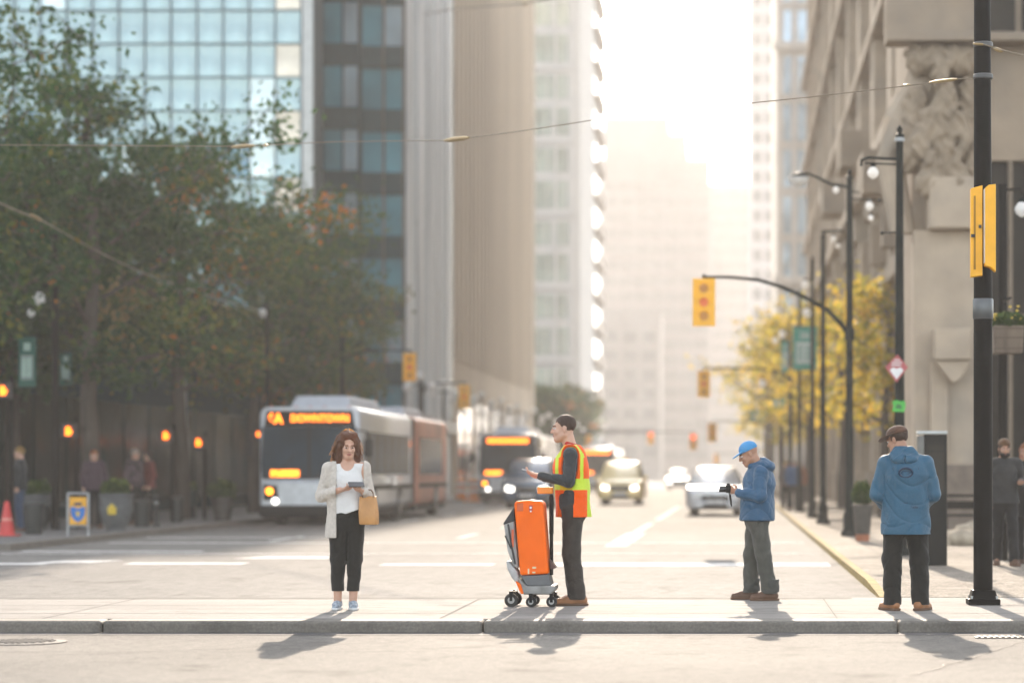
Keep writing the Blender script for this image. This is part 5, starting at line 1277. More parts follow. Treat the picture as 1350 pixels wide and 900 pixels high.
def trousers(t, J, m, h, r_hip=.105, r_knee=.08, r_hem=.075, hem=.06, seat=.17, top=None, amp=.004, sq=.78, name='trousers', regions=None):
    f = Field(h); p = J['pelvis']; top = top or p[2]+.12
    f.cone(p+V3(0,0,.1), p-V3(0,0,.04), seat*.92, seat, .04, sq)
    for s in 'LR':
        f.cone(J['hip'+s]-V3(0,0,.02), J['knee'+s], r_hip, r_knee, .03); f.cone(J['knee'+s], J['ank'+s]*V3(1,1,0)+V3(0,0,hem-.01), r_knee, r_hem, .025)
    f.wave(folds(amp, 30, 12, r_hip*50)); f.wave(creases(amp*1.1, 30, 13, r_hip*31)); f.plane((0,0,-1), -hem); f.plane((0,0,1), top)
    return f.build(name, m, t, regions)
def upper(J, h, torso, arm, sq=.72, hem=.85, k=.04, sleeves=True, cuff=.95, shoulders=1.0):
    """torso: radii at (hem, waist, chest); arm: radii at (shoulder, elbow, wrist)"""
    f = Field(h); b = J['pelvis']*V3(1,1,0)+V3(0,0,hem)
    f.cone(b, J['waist'], torso[0], torso[1], k, sq); f.cone(J['waist'], J['chest'], torso[1], torso[2], k, sq)
    f.cone(J['chest'], (J['shL']+J['shR'])/2+V3(0,0,-.03), torso[2], torso[2]*.78, k, sq)
    for s in 'LR':
        f.cone(J['neck']-V3(0,0,.035), J['sh'+s], .062, arm[0]*.98, k)
        if sleeves:
            f.cone(J['sh'+s], J['el'+s], arm[0], arm[1], k*.35); f.cone(J['el'+s], J['el'+s]+(J['wr'+s]-J['el'+s])*cuff, arm[1], arm[2], .02)
    return f
def person(label, loc, rz, J, sk, h=.0055, fem=False, group=None, brow=None):
    f = body_field(J, h, fem)
    o = f.build('person', [sk, eye_d, eye_w, lipm, brow or eye_d], None, face_region(J)); o.location = loc; o.rotation_euler = (0, 0, rz)
    return tag(o, label, 'person', group)
def world(o, p): 
    return Matrix.Translation(o.location) @ Matrix.Rotation(o.rotation_euler.z, 4, 'Z') @ Vector([float(a) for a in p])
def hair_cap(t, J, m, h, r=(.083,.1,.092), front=-.055, low=-.05, extra=None, amp=.004):
    hs = J['hs']; M = Matrix([list(q_) for q_ in head_frame(J)]); f = Field(h)
    f.ell(head_pt(J, (0,.022,.038)), np.array(r)*hs, .02, M)
    if extra: extra(f, M)
    F_ = head_frame(J); fw, up = F_ @ V3(0,-1,0), F_ @ V3(0,0,1)
    # bare face: cut a rounded block in front, keep a fringe line
    f.box(head_pt(J, (0, front-.09, -.06)), V3(.072,.09,.115)*hs, .01, .03, M, True)
    f.wave(folds(amp, 90, 50, 1.0)); n_ = -up; f.plane(n_, n_@head_pt(J, (0,0,low)))
    return f.build('hair', m, t)

# ---------------------------------------------------------------- the carved figure on the stone building
f = Field(.022)
def rp(px, py, d): return np.array((q(px), Yp+d, qz(py)))
for (a_, b_, r0, r1) in (((1246,215,.75), (1246,150,.6), .42, .36), ((1246,140,.55), (1250,118,.45), .3, .22), ((1228,150,.55), (1214,185,.45), .2, .17), ((1214,185,.42), (1230,212,.3), .15, .12),
                         ((1266,150,.55), (1276,180,.45), .18, .15), ((1276,182,.4), (1262,214,.3), .14, .11), ((1232,220,.5), (1226,240,.4), .24, .3), ((1262,220,.5), (1268,240,.4), .24, .3)):
    f.cone(rp(*a_), rp(*b_), r0, r1, .12)
f.ell(rp(1243,98,.42), (.2,.24,.26), .08); f.ell(rp(1243,80,.5), (.26,.25,.16), .08)
f.cone(rp(1218,70,.8), rp(1275,70,.8), .35, .35, .1); f.cone(rp(1212,120,.9), rp(1206,200,.9), .25, .32, .15); f.cone(rp(1284,110,.9), rp(1286,220,.9), .25, .3, .15)
f.wave(lambda X, Y, Z: .03*np.sin(9*X+3*np.sin(5*Z))*np.sin(8*Z+2*np.sin(7*X))+.018*np.sin(23*X+2*np.sin(11*Z))+.014*np.sin(19*Z+3*np.sin(13*X)))
f.build('carved_relief', st3, RELIEF)

# ---------------------------------------------------------------- the woman with the phone
HB = .0055
cream = cloth('cardigan_knit', (.52, .47, .41), var=.12, scale=30, bump=.5); whitec = cloth('white_top', (.68, .67, .65), var=.04)
blackc = cloth('black_trousers', (.013, .013, .011), var=.2); brownh = hair_mat('hair_brown', (.11, .056, .028))
J = default_pose(1.70, pelvis=(.0,0,.90), waist=(.0,0,1.02), chest=(0,.005,1.21), neck=(.005,.0,1.385), head=(.015,-.035,1.545), hs=.96, yaw=12, pitch=20,
    hipL=(.08,0,.87), hipR=(-.075,0,.87), kneeL=(.075,-.015,.48), kneeR=(-.08,-.02,.48), ankL=(.06,0,.085), ankR=(-.085,.03,.085),
    shL=(.16,.005,1.325), shR=(-.16,.005,1.325), elL=(.205,.03,1.07), elR=(-.235,.02,1.065), wrL=(.16,-.2,1.11), wrR=(-.05,-.185,1.125),
    hdL=(-.55,-.8,.3), hnL=(-.2,.1,1), htL=(-.6,.3,.6), hdR=(.85,-.5,.12), hnR=(.3,.2,1), htR=(0,.5,1), curl=.55, toeL=(.12,-1,0), toeR=(-.1,-1,0))
WX = Vector((PX(457, 22.7), 22.7, 0))
wo = person('woman in long cream cardigan, white top and black trousers looking at her phone', WX, R(6), J, skin, HB, True, brow=brownh)
f = upper(J, HB, (.165,.135,.158), (.056,.05,.044), sq=.7, hem=.93, sleeves=False); f.cone((-.02,-.06,1.0), (.06,-.07,.90), .1, .06, .05, .6)
f.wave(folds(.004, 26, 14)); f.plane((0,0,1), 1.37); f.plane((.35,0,-1), -.90+.0); f.ell((.01,-.1,1.40), (.075,.12,.1), .01, None, True); f.build('top', whitec, wo)
f = upper(J, HB, (.212,.168,.17), (.066,.056,.045), sq=.74, hem=.62, cuff=.93)
f.wave(folds(.004, 12, 30, 2)); f.wave(creases(.006, 24, 16, .4)); f.box((.035,-.2,1.0), (.125,.2,.46), .01, .02, None, True); f.box((.26,-.1,.62), (.28,.4,.25), .01, .02, None, True)
f.ell((.01,-.06,1.42), (.095,.12,.1), .01, None, True); f.plane((0,0,-1), -.675); f.plane((0,0,1), 1.395); f.build('cardigan', cream, wo)
trousers(wo, J, blackc, HB, r_hip=.098, r_knee=.072, r_hem=.058, hem=.175, seat=.165, sq=.72, amp=.003)
shoes(wo, J, cloth('shoe_grey_mesh', (.30, .34, .38), var=.5, scale=40), mat('sole_white', (.62, .62, .6), rough=.6), .0045, .88, low=.8)
def long_hair(f, M):
    for s in (-1, 1):
        f.cone(head_pt(J, (s*.075,.02,.02)), head_pt(J, (s*.086,.01,-.185)), .04, .036, .03); f.cone(head_pt(J, (s*.05,.06,.03)), head_pt(J, (s*.06,.075,-.19)), .06, .045, .03)
        f.cone(head_pt(J, (s*.07,-.02,.05)), head_pt(J, (s*.092,-.035,-.165)), .03, .03, .02)
    f.cone(head_pt(J, (0,.07,.02)), head_pt(J, (0,.09,-.15)), .06, .05, .03); f.cone(head_pt(J, (-.06,-.035,.1)), head_pt(J, (.05,-.035,.112)), .03, .026, .03)
F_ = head_frame(J); f = Field(.005); M = Matrix([list(q_) for q_ in F_])
f.ell(head_pt(J, (0,.02,.042)), V3(.094,.107,.096)*J['hs'], .02, M); long_hair(f, M)
f.box(head_pt(J, (0,-.115,-.03)), V3(.057,.062,.112)*J['hs'], .01, .03, M, True); f.box(head_pt(J, (0,-.16,-.03)), V3(.08,.06,.115)*J['hs'], .01, .03, M, True)
f.wave(folds(.006, 75, 60, 1.3)); f.build('hair', brownh, wo)
# hair strands catching light round the outline
rg = np.random.default_rng(2); m = MB()
for i in range(420):
    a = rg.random()*2*math.pi; z = rg.uniform(-.14, .13); rr_ = .098 if z > 0 else .118
    x, y = rr_*math.cos(a)*math.sqrt(max(.05, 1-(max(0, z)/.14)**2)), rr_*math.sin(a)*.9+.03
    if y < -.04: continue
    p0 = head_pt(J, (x*.93, y*.93, z)); p1 = head_pt(J, (x*1.1+rg.normal()*.012, y*1.1, z-.035+rg.normal()*.02)); p2 = head_pt(J, (x*1.1+rg.normal()*.015, y*1.1, z-.085))
    m.tube([p0, p1, p2], [.0022, .002, .001], n=4)
m.build('hair_wisps', brownh, wo)
# loose outer locks: translucent ribbons along the outline, coloured lighter for the backlit rim
m = MB(); rg = np.random.default_rng(9)
for i in range(760):
    a = rg.normal()*.5+(0 if rg.random() < .5 else math.pi) if rg.random() < .7 else rg.random()*2*math.pi; z = rg.uniform(-.15, .14); rr_ = (.1 if z > 0 else .112)
    k_ = math.sqrt(max(.02, 1-(max(0, z)/.145)**2)); x, y = rr_*math.cos(a)*k_, rr_*math.sin(a)*.95*k_+.03
    if y < -.02 or (y < .03 and abs(x) < .07): continue
    o_ = 1.0+.1*rg.random(); tw = rg.normal()*.006; pts = []
    for q_, (s_, dz) in enumerate(((.97, .02), (1.06, 0), (1.12*o_, -.035), (1.1*o_, -.075))): pts.append((x*s_+tw*q_, y*s_-.02*0, z*(1.03 if z > 0 else 1)+dz*(1 if z < .09 else .5)))
    wv = np.array([-math.sin(a), math.cos(a), .2*rg.normal()])*rg.uniform(.003, .006)
    L_ = [head_pt(J, np.array(p_)+wv) for p_ in pts]; R_ = [head_pt(J, np.array(p_)-wv) for p_ in pts]
    m.add(L_+R_, [(q_, q_+1, q_+5, q_+4) for q_ in range(3)])
hl_, nt_, N_, L2_, b_ = nodes('hair_lock_lit'); setp(b_, col=(.20,.09,.03), rough=.5); tr_ = N_.new('ShaderNodeBsdfTranslucent'); tr_.inputs['Color'].default_value = (.55,.27,.09,1)
mx_ = N_.new('ShaderNodeMixShader'); mx_.inputs[0].default_value = .6; L2_.new(b_.outputs[0], mx_.inputs[1]); L2_.new(tr_.outputs[0], mx_.inputs[2]); L2_.new(mx_.outputs[0], N_['Material Output'].inputs['Surface'])
m.build('hair_locks', hl_, wo, smooth=True)
def placed(o, name, label, cat): o.name = name; return tag(o, label, cat)
# phone and tan bag
pc = world(wo, (.105,-.305,1.175)); t = thing('phone', 'dark mobile phone held by the woman in the cardigan', 'phone', pc, R(20))
m = MB(); m.box((0,0,0), (.145,.075,.012), rot=Matrix.Rotation(R(32), 3, 'X')); m.build('case', mat('phone_case', (.06,.062,.065), rough=.35), t, bevel=.003)
m = MB(); m.box((0,.004,.0075), (.13,.062,.003), rot=Matrix.Rotation(R(32), 3, 'X')); m.build('screen', mat('phone_screen', (.3,.32,.34), rough=.1), t)
bc = world(wo, (.215,-.13,.80)); t = thing('shopping_bag', 'tan leather tote bag hanging from the woman\'s forearm', 'bag', bc, R(-12))
tan = mat('tan_leather', (.50, .25, .085), rough=.5, var=.14, scale=7, bump=.2, bscale=30)
m = MB(); rg_ = []
for (z, w2, d2) in ((0,.078,.045), (.01,.085,.052), (.1,.088,.05), (.2,.085,.035), (.262,.08,.02)): rg_.append([(p[0]-.012*z/.26, p[1], z+ (.012*math.sin(p[0]*40) if z > .25 else 0)) for p in rrect(w2, d2, min(.02, d2*.6), 4)])
m.rings(rg_); m.build('body', tan, t, smooth=True, ang=60)
m = MB(); m.bx(-.082,.062,-.0225,.0225,.2645,.269) if False else m.tube([(-.055,-.02,.25),(-.05,-.02,.30),(-.02,-.01,.325),(.02,-.01,.325),(.045,-.02,.30),(.05,-.02,.25)], .007, n=6); m.build('handle', mat('leather_dark', (.16,.09,.045), rough=.5), t, smooth=True)

# ---------------------------------------------------------------- the worker with the robot cart
greyc = cloth('charcoal_sweater', (.038, .042, .044), var=.15); trs = cloth('grey_brown_trousers', (.040, .034, .028), var=.15)
orange = cloth('vest_orange', (.86, .105, .003), var=.05, bump=.15); lime = cloth('vest_lime', (.55, .68, .05), var=.04, bump=.1); redc = cloth('collar_red', (.45, .03, .025))
yel = cloth('vest_yellow', (.70, .48, .02))
darkh = hair_mat('hair_dark', (.06, .038, .026))
J = default_pose(1.85, pelvis=(0,.03,.98), waist=(0,.02,1.12), chest=(0,.005,1.33), neck=(0,-.005,1.535), head=(0,-.065,1.715), hs=1.06, yaw=0, pitch=4,
    hipL=(.09,.03,.95), hipR=(-.09,.03,.95), kneeL=(.095,.015,.51), kneeR=(-.095,-.0,.51), ankL=(.1,.075,.085), ankR=(-.1,.06,.085),
    shL=(.19,.015,1.455), shR=(-.19,.015,1.455), elL=(.245,.0,1.2), elR=(-.25,-.02,1.21), wrL=(.16,-.285,1.255), wrR=(-.1,-.27,1.24),
    hdL=(-.18,-1,.22), hnL=(-.35,.1,1), htL=(-.5,0,.8), hdR=(.25,-1,.1), hnR=(.3,0,1), htR=(.5,0,.8), curl=.35, toeL=(.05,-1,0), toeR=(-.05,-1,0))
WK = Vector((PX(752, 23.5), 23.5, 0))
wk = person('man in orange high visibility vest standing in profile behind the orange cart', WK, R(-90), J, skin, HB, brow=darkh)
f = upper(J, HB, (.186,.178,.178), (.066,.058,.042), sq=.84, hem=.86, cuff=.96); f.wave(folds(.004, 30, 13, 1)); f.wave(creases(.005, 55, 9, 3)); f.plane((0,0,1), 1.53); f.plane((0,0,-1), -.93); f.build('sweater', greyc, wk)
f = upper(J, HB, (.205,.19,.2), (.07,.06,.05), sq=.85, hem=.85, sleeves=False); f.cone(J['shL']*.6+J['neck']*.4, J['shR']*.6+J['neck']*.4, .075, .075, .03)
for s in 'LR': f.cone(J['sh'+s]+V3(.03 if s == 'L' else -.03,0,.02), J['el'+s]+V3(0,0,-.0), .108, .085, .01, cut=True); 
for s in (-1, 1): f.box((s*.2,-.035,.93), (.11,.075,.15), .01, .05, None, True); f.box((s*.2,.0,1.04), (.11,.05,.075), .01, .03, None, True)
f.ell((0,-.1,1.53), (.075,.16,.12), .01, None, True); f.wave(folds(.004, 20, 12, 3)); f.plane((0,0,-1), -.855); f.plane((0,0,1), 1.555)
def vest_r(C):
    mi = np.zeros(len(C), np.int32); x, y, z = C.T
    st = (z < 1.47) & (z > 1.115) & (((y < -.105) & (y > -.14)) | ((y > .105) & (y < .135))) | ((z <= 1.115) & (y > .170)) | ((z >= 1.43) & (np.abs(np.abs(x)-.105) < .024))
    ed = (z < 1.13) & (y < -.145); mi[ed] = 1; mi[st] = 1; mi[(z > 1.115) & (z < 1.225)] = 1; mi[(z > 1.115) & (z < 1.225) & (y > -.09) & (y < .03)] = 2
    return mi
f.build('vest', [orange, lime, yel], wk, vest_r)
f = Field(.005); f.cone(J['neck']-V3(0,-.01,.03), J['neck']+V3(0,-.0,.035), .078, .068, .02); f.cone(J['neck']-V3(0,-.02,.03), J['neck']+V3(0,0,.09), .05,.05,.01,cut=True); f.plane((0,.3,1), J['neck'][2]+.045); f.build('collar', redc, wk)
trousers(wk, J, trs, HB, r_hip=.104, r_knee=.088, r_hem=.088, hem=.06, seat=.168, sq=.85, top=1.0, amp=.004)
tanl = mat('shoe_tan', (.30, .13, .05), rough=.5, var=.15, scale=10); sole_b = mat('sole_brown', (.12, .06, .03), rough=.7)
shoes(wk, J, tanl, sole_b, .0045, 1.12)
hair_cap(wk, J, darkh, .005, r=(.079,.097,.087), front=-.02, low=-.055, amp=.002)
pc = world(wk, (.135,-.405,1.305)); t = thing('phone', 'pale phone in the raised hand of the vested worker', 'phone', pc, R(-90))
m = MB(); m.box((0,0,0), (.062,.11,.009), rot=Matrix.Rotation(R(-14), 3, 'X')); m.build('case', mat('phone_pale', (.55,.5,.47), rough=.4), t, bevel=.003)
m = MB(); m.box((0,0,.0065), (.054,.095,.003), rot=Matrix.Rotation(R(-14), 3, 'X')); m.build('screen', MATS['phone_screen'], t)

# ---- the orange delivery robot / cart
Yc = 23.3; k = Yc/F; cx_ = 703
t = thing('delivery_cart', 'tall orange wheeled delivery cart with grey side bag and chunky black casters', 'cart', (PX(cx_, Yc), Yc, 0))
ocart = mat('cart_orange', (.86, .135, .001), rough=.5, var=.06, spec=.2); gcart = mat('cart_grey', (.11, .115, .12), rough=.45, var=.15); 
def cp(px, py): return ((px-cx_)*k, PZ(py, Yc))
# shell: leaning tapered box with rounded edges
def shell(pl, dep0, dep1, name, m_, bev, parent=t):
    mb = MB(); mb.rings([[(p[0], dep0, p[1]) for p in pl], [(p[0], dep1, p[1]) for p in pl]]); return mb.build(name, m_, parent, bevel=bev, seg=3)
body = shell([cp(680,663), cp(683,660), cp(700,658.5), cp(714,660), cp(718,663), cp(725,755), cp(688,757)], -.19, .19, 'shell', ocart, .02)
m = MB(); m.box((cp(702,669)[0], -.193, cp(702,669)[1]), (.032,.008,.055)); b_ = m.build('badge', redp, t, bevel=.004)
m = MB(); m.cyl((cp(702,668.5)[0], -.198, cp(702,668.5)[1]), (cp(702,668.5)[0], -.203, cp(702,668.5)[1]), .011, n=14); m.bx(cp(702,0)[0]-.008, cp(702,0)[0]+.008, -.203, -.198, cp(0,673)[1]-.008, cp(0,673)[1]+.006); m.build('badge_mark', white, b_)
m = MB(); m.bx(cp(698,0)[0], cp(700,0)[0], -.1935, -.1905, cp(0,755)[1], cp(0,748)[1]); m.bx(cp(704,0)[0], cp(709,0)[0], -.1935, -.1905, cp(0,748)[1], cp(0,745.5)[1]); m.bx(cp(704,0)[0], cp(708,0)[0], -.1935, -.1905, cp(0,754)[1], cp(0,752)[1]); m.build('sticker', mat('sticker_pale', (.7,.55,.35)), t)
m = MB(); m.bx(cp(684,0)[0], cp(692,0)[0], -.1935, -.1905, cp(0,673)[1], cp(0,662.5)[1]); m.build('top_seam', mat('seam_orange', (.55,.1,.02), rough=.5), t)
# grey scoop and base
shell([cp(688,757.5), cp(725,755.5), cp(729,771), cp(696,771)], -.175, .175, 'scoop', gcart, .012)
shell([cp(684,758), cp(697,771), cp(734,770), cp(734,776), cp(728,782), cp(692,782), cp(690,775)], -.2, .2, 'base', mat('base_grey', (.22,.215,.2), rough=.45, var=.3, scale=9), .015)
shell([cp(682,764), cp(689,768), cp(693,781), cp(689,781)], -.21, .21, 'bumper', ocart, .008)
# side bag
bagm = mat('bag_nylon_grey', (.30,.295,.28), rough=.6, var=.35, scale=7, bump=.4, bscale=12); bagd = mat('bag_dark', (.03,.033,.035), rough=.7)
b_ = shell([cp(679,672), cp(681,700), cp(686,748), cp(679,746), cp(671,725), cp(666,690), cp(669,686)], -.16, .16, 'side_bag', bagm, .02)
shell([cp(679.5,668), cp(680.5,686), cp(666,691), cp(665.5,689)], -.165, .165, 'bag_flap', bagd, .008, b_)
m = MB(); m.tube([(cp(672,690)[0],-.168,cp(672,690)[1]), (cp(676,715)[0],-.168,cp(676,715)[1]), (cp(681,742)[0],-.168,cp(681,742)[1])], .009, n=6); m.tube([(cp(668,705)[0],-.165,cp(668,705)[1]), (cp(676,722)[0],-.168,cp(676,722)[1])], .007, n=6); m.build('bag_strap', bagd, b_)
m = MB(); m.bx(cp(676.5,0)[0], cp(679.5,0)[0], -.17, -.162, cp(0,720)[1], cp(0,697)[1]); m.build('bag_stripe', mat('bag_orange', (.6,.12,.05), rough=.6), b_)
shell([cp(669,738), cp(673,739), cp(684,752), cp(690,772), cp(684,770), cp(676,760), cp(670,748)], -.14, .14, 'lower_pouch', mat('pouch_silver', (.42,.42,.41), rough=.45, var=.3, scale=10), .02)
shell([cp(725,735), cp(734,747), cp(732,749), cp(726,749)], -.08, .08, 'rear_fin', mat('fin_brown', (.10,.055,.045), rough=.5), .006)
m = MB(); m.tube([(cp(727,662)[0],0,cp(727,662)[1]-.3), (cp(727,655)[0],0,cp(727,655)[1])], .022, n=8); m.tube([(cp(727,662)[0],0,.3),(cp(727,655)[0],0,cp(0,652)[1])], .018, n=8); m.build('handle_post', blackt, t)
m = MB(); m.bx(cp(709,0)[0], cp(729,0)[0], -.08, .08, cp(0,650.5)[1], cp(0,641.5)[1]); m.build('handle', mat('handle_orange', (.78,.24,.02), rough=.45), t, bevel=.012)
for (px, yy, r_, wd) in ((676,-.15,.066,.05), (702,-.17,.05,.045), (729,-.17,.052,.045), (677,.17,.066,.05), (703,.17,.05,.045), (730,.17,.052,.045)):
    x = cp(px,0)[0]; m = MB(); rg_ = [[(x+p_[0]*math.cos(2*math.pi*q_/20), yy+p_[1], r_+p_[0]*math.sin(2*math.pi*q_/20)) for q_ in range(20)] for p_ in ((r_*.5,-wd/2),(r_*.92,-wd/2),(r_,-wd/4),(r_,wd/4),(r_*.92,wd/2),(r_*.5,wd/2))]
    m.rings(rg_); w_ = m.build('wheel', rubber, t, smooth=True)
    m = MB(); m.cyl((x,yy-wd/2-.002,r_),(x,yy-wd/2-.01,r_), r_*.5, n=16); 
    for q_ in range(5): a = q_*1.257; m.box((x+math.cos(a)*r_*.28, yy-wd/2-.013, r_+math.sin(a)*r_*.28), (r_*.42,.006,r_*.12), rot=Matrix.Rotation(-a, 3, 'Y'))
    m.build('hub', mat('hub_grey', (.34,.34,.33), rough=.4, metal=.5), w_)
    m = MB(); m.bx(x-.018, x+.018, yy-.045, yy+.045, r_*1.9, max(.13, r_*1.9+.03)); m.bx(x-.014, x+.014, yy-wd/2-.022, yy-wd/2-.0165, r_*.9, r_*2); m.tube([(x,yy,r_*2.05),(x+.03 if px<690 else x,0,.135)], .014, n=6); m.build('fork', blackt, w_)

# ---------------------------------------------------------------- man in blue cap with camera
def jacket_mat(name, col):
    return mat(name, col, rough=.55, var=.12, scale=5, bump=.35, bscale=22, spec=.35, sheen=.1)
bluej = jacket_mat('rain_jacket_blue', (.020, .088, .148)); blued = jacket_mat('jacket_seam_blue', (.012, .035, .075)); bluej2 = jacket_mat('rain_jacket_navy', (.02, .08, .155))
capb = cloth('cap_blue', (.07, .27, .52), var=.06); khaki = cloth('hiking_trousers', (.075, .075, .064), var=.15)
J = default_pose(1.66, pelvis=(0,.0,.87), waist=(0,.005,1.0), chest=(0,.02,1.18), neck=(0,-.0,1.355), head=(0,-.085,1.475), hs=.95, yaw=0, pitch=26,
    hipL=(.09,0,.85), hipR=(-.09,-.0,.85), kneeL=(.1,.06,.45), kneeR=(-.1,-.05,.45), ankL=(.11,.125,.085), ankR=(-.11,-.06,.085),
    shL=(.175,.03,1.28), shR=(-.175,.03,1.28), elL=(.23,.02,1.05), elR=(-.22,-.0,1.05), wrL=(.1,-.185,1.085), wrR=(-.07,-.18,1.085),
    hdL=(-.4,-.8,.25), hnL=(-.8,.2,.2), htL=(0,0,1), hdR=(.4,-.8,.25), hnR=(.8,.2,.2), htR=(0,0,1), curl=.6, toeL=(.1,-1,0), toeR=(-.1,-1,0))
CM = Vector((PX(998, 24.4), 24.4, 0))
cmn = person('man in bright blue cap and dark blue rain jacket bending over a camera', CM, R(-88), J, skin2, HB)
f = upper(J, HB, (.218,.19,.188), (.072,.068,.052), sq=.86, hem=.80, cuff=.98); f.cone(J['neck']+V3(0,.03,-.02), J['neck']+V3(0,.05,.02), .085, .075, .03); f.ell(J['neck']+V3(0,.1,.0), (.105,.075,.062), .03)
f.ell(J['neck']+V3(0,-.06,.07), (.07,.09,.06), .01, None, True); f.cone(J['neck'], J['neck']+V3(0,-.02,.2), .052,.06,.01,cut=True)
f.wave(folds(.006, 22, 12, .7)); f.wave(creases(.006, 46, 8, 2.2)); f.plane((0,0,-1), -.805); jk = f.build('jacket', bluej2, cmn)
f = Field(.005); f.ell(J['neck']+V3(0,.11,-.01), (.115,.075,.065), .03); f.cone(J['neck']+V3(-.08,.05,.0), J['neck']+V3(.08,.05,.0), .055, .055, .03)
for s in (-1, 1): f.cone(J['neck']+V3(s*.085,.06,.0), J['neck']+V3(s*.07,-.06,-.01), .042, .034, .03)
f.wave(creases(.006, 60, 14, 1.5)); f.build('hood', bluej2, jk)
f = Field(.005); f.cone((0,.0,.815),(0,.0,.825), .2,.2,.01,.86); f.plane((0,0,1), .828); f.plane((0,0,-1), -.797); f.build('hem_band', blued, cmn)
trousers(cmn, J, khaki, HB, r_hip=.102, r_knee=.082, r_hem=.078, hem=.07, seat=.168, sq=.82, top=.9, amp=.006)
for s in 'LR':
    a = J['ank'+s]; f = Field(.005); f.cone(a*V3(1,1,0)+V3(0,0.01,.1), a*V3(1,1,0)+V3(0,0.012,.2), .085, .082, .02); f.wave(folds(.006, 60, 20, 2)); f.plane((0,0,1), .215); f.plane((0,0,-1), -.085); f.build('cuff', cloth('cuff_dark', (.06,.062,.056)), cmn)
shoes(cmn, J, mat('boot_brown', (.11,.055,.03), rough=.6, var=.2), sole_b, .0045, 1.0)
def cap(t, J, m, h, brim_len=.1, brim_w=.075, name='cap', r=(.086,.104,.088), low=.03, drop=-.01):
    hs = J['hs']; M = Matrix([list(q_) for q_ in head_frame(J)]); F_ = head_frame(J); f = Field(h)
    f.ell(head_pt(J, (0,.016,.045)), np.array(r)*hs, .01, M); up = F_ @ V3(0,0,1); f.plane(-up, (-up)@head_pt(J, (0,0,low)))
    o = f.build(name, m, t); f = Field(.0045)
    f.ell(head_pt(J, (0,-.085,low+.012)), V3(brim_w,brim_len,.011)*hs, .004, M @ Matrix.Rotation(R(10), 3, 'X')); f.build('brim', m, o); return o
cap(cmn, J, capb, .005)
pc = world(cmn, (.0,-.29,1.12)); t = thing('camera', 'small black camera with dangling strap in the hands of the blue capped man', 'camera', pc, R(-88))
m = MB(); m.box((0,0,0), (.125,.05,.08)); m.box((0,-.0,.048), (.05,.04,.022), taper=.7); m.build('body', blackt, t, bevel=.006)
m = MB(); m.cyl((0,-.026,0), (0,-.085,0), .033, n=18); m.cyl((0,-.0855,0), (0,-.092,0), .036, n=18); m.build('lens', mat('lens_black', (.03,.03,.03), rough=.25), t, smooth=True)
m = MB(); m.tube([(.065,0,.02),(.09,.01,-.06),(.085,.02,-.14),(.07,.03,-.17),(.055,.03,-.13),(.06,.02,-.05)], .006, n=6); m.build('strap', blackt, t, smooth=True)

# ---------------------------------------------------------------- man in blue jacket seen from behind
J = default_pose(1.74, pelvis=(0,.0,.91), waist=(0,.01,1.05), chest=(0,.02,1.25), neck=(.02,.0,1.44), head=(.075,-.055,1.592), hs=.98, yaw=52, pitch=16,
    hipL=(.1,0,.88), hipR=(-.1,0,.88), kneeL=(.125,-.01,.48), kneeR=(-.125,-.01,.48), ankL=(.125,.03,.085), ankR=(-.135,.03,.085),
    shL=(.19,.01,1.37), shR=(-.19,.01,1.37), elL=(.262,.01,1.08), elR=(-.255,.01,1.08), wrL=(.17,-.19,.97), wrR=(-.17,-.19,.97),
    hdL=(-.7,-.6,.1), hnL=(-.5,.6,0), htL=(0,0,1), hdR=(.7,-.6,.1), hnR=(.5,.6,0), htR=(0,0,1), curl=.6, toeL=(.55,-1,0), toeR=(-.55,-1,0))
RM = Vector((PX(1194, 22.6), 22.6, 0))
rm = person('man in bright blue hooded jacket and brown hat seen from behind at the kerb', RM, R(180), J, skin2, HB, brow=darkh)
f = upper(J, HB, (.24,.212,.215), (.077,.073,.06), sq=.76, hem=.68, cuff=.98);  f.cone(J['neck']+V3(-.07,.0,.0), J['neck']+V3(.08,-.02,.0), .055, .055, .03)
f.wave(folds(.006, 17, 11, 4)); f.wave(creases(.0055, 46, 7, 1)); f.plane((0,0,-1), -.71); jk = f.build('jacket', bluej, rm)
f = Field(.005); f.ell(J['neck']+V3(0,.105,-.035), (.125,.07,.06), .03); f.cone(J['neck']+V3(-.085,.06,.0), J['neck']+V3(.085,.06,.0), .055, .055, .03); f.cone(J['neck']+V3(-.06,.045,.05), J['neck']+V3(.06,.03,.05), .045, .045, .03)
f.cone(J['neck']+V3(-.085,.05,.0), J['neck']+V3(-.075,-.05,-.02), .045, .04, .03); f.cone(J['neck']+V3(.085,.05,.0), J['neck']+V3(.085,-.05,-.02), .045, .04, .03)
f.box(J['neck']+V3(0,.19,-.02), (.006,.04,.09), .006, .004, None, True); f.wave(creases(.006, 60, 14, .5)); f.build('hood', bluej, jk)
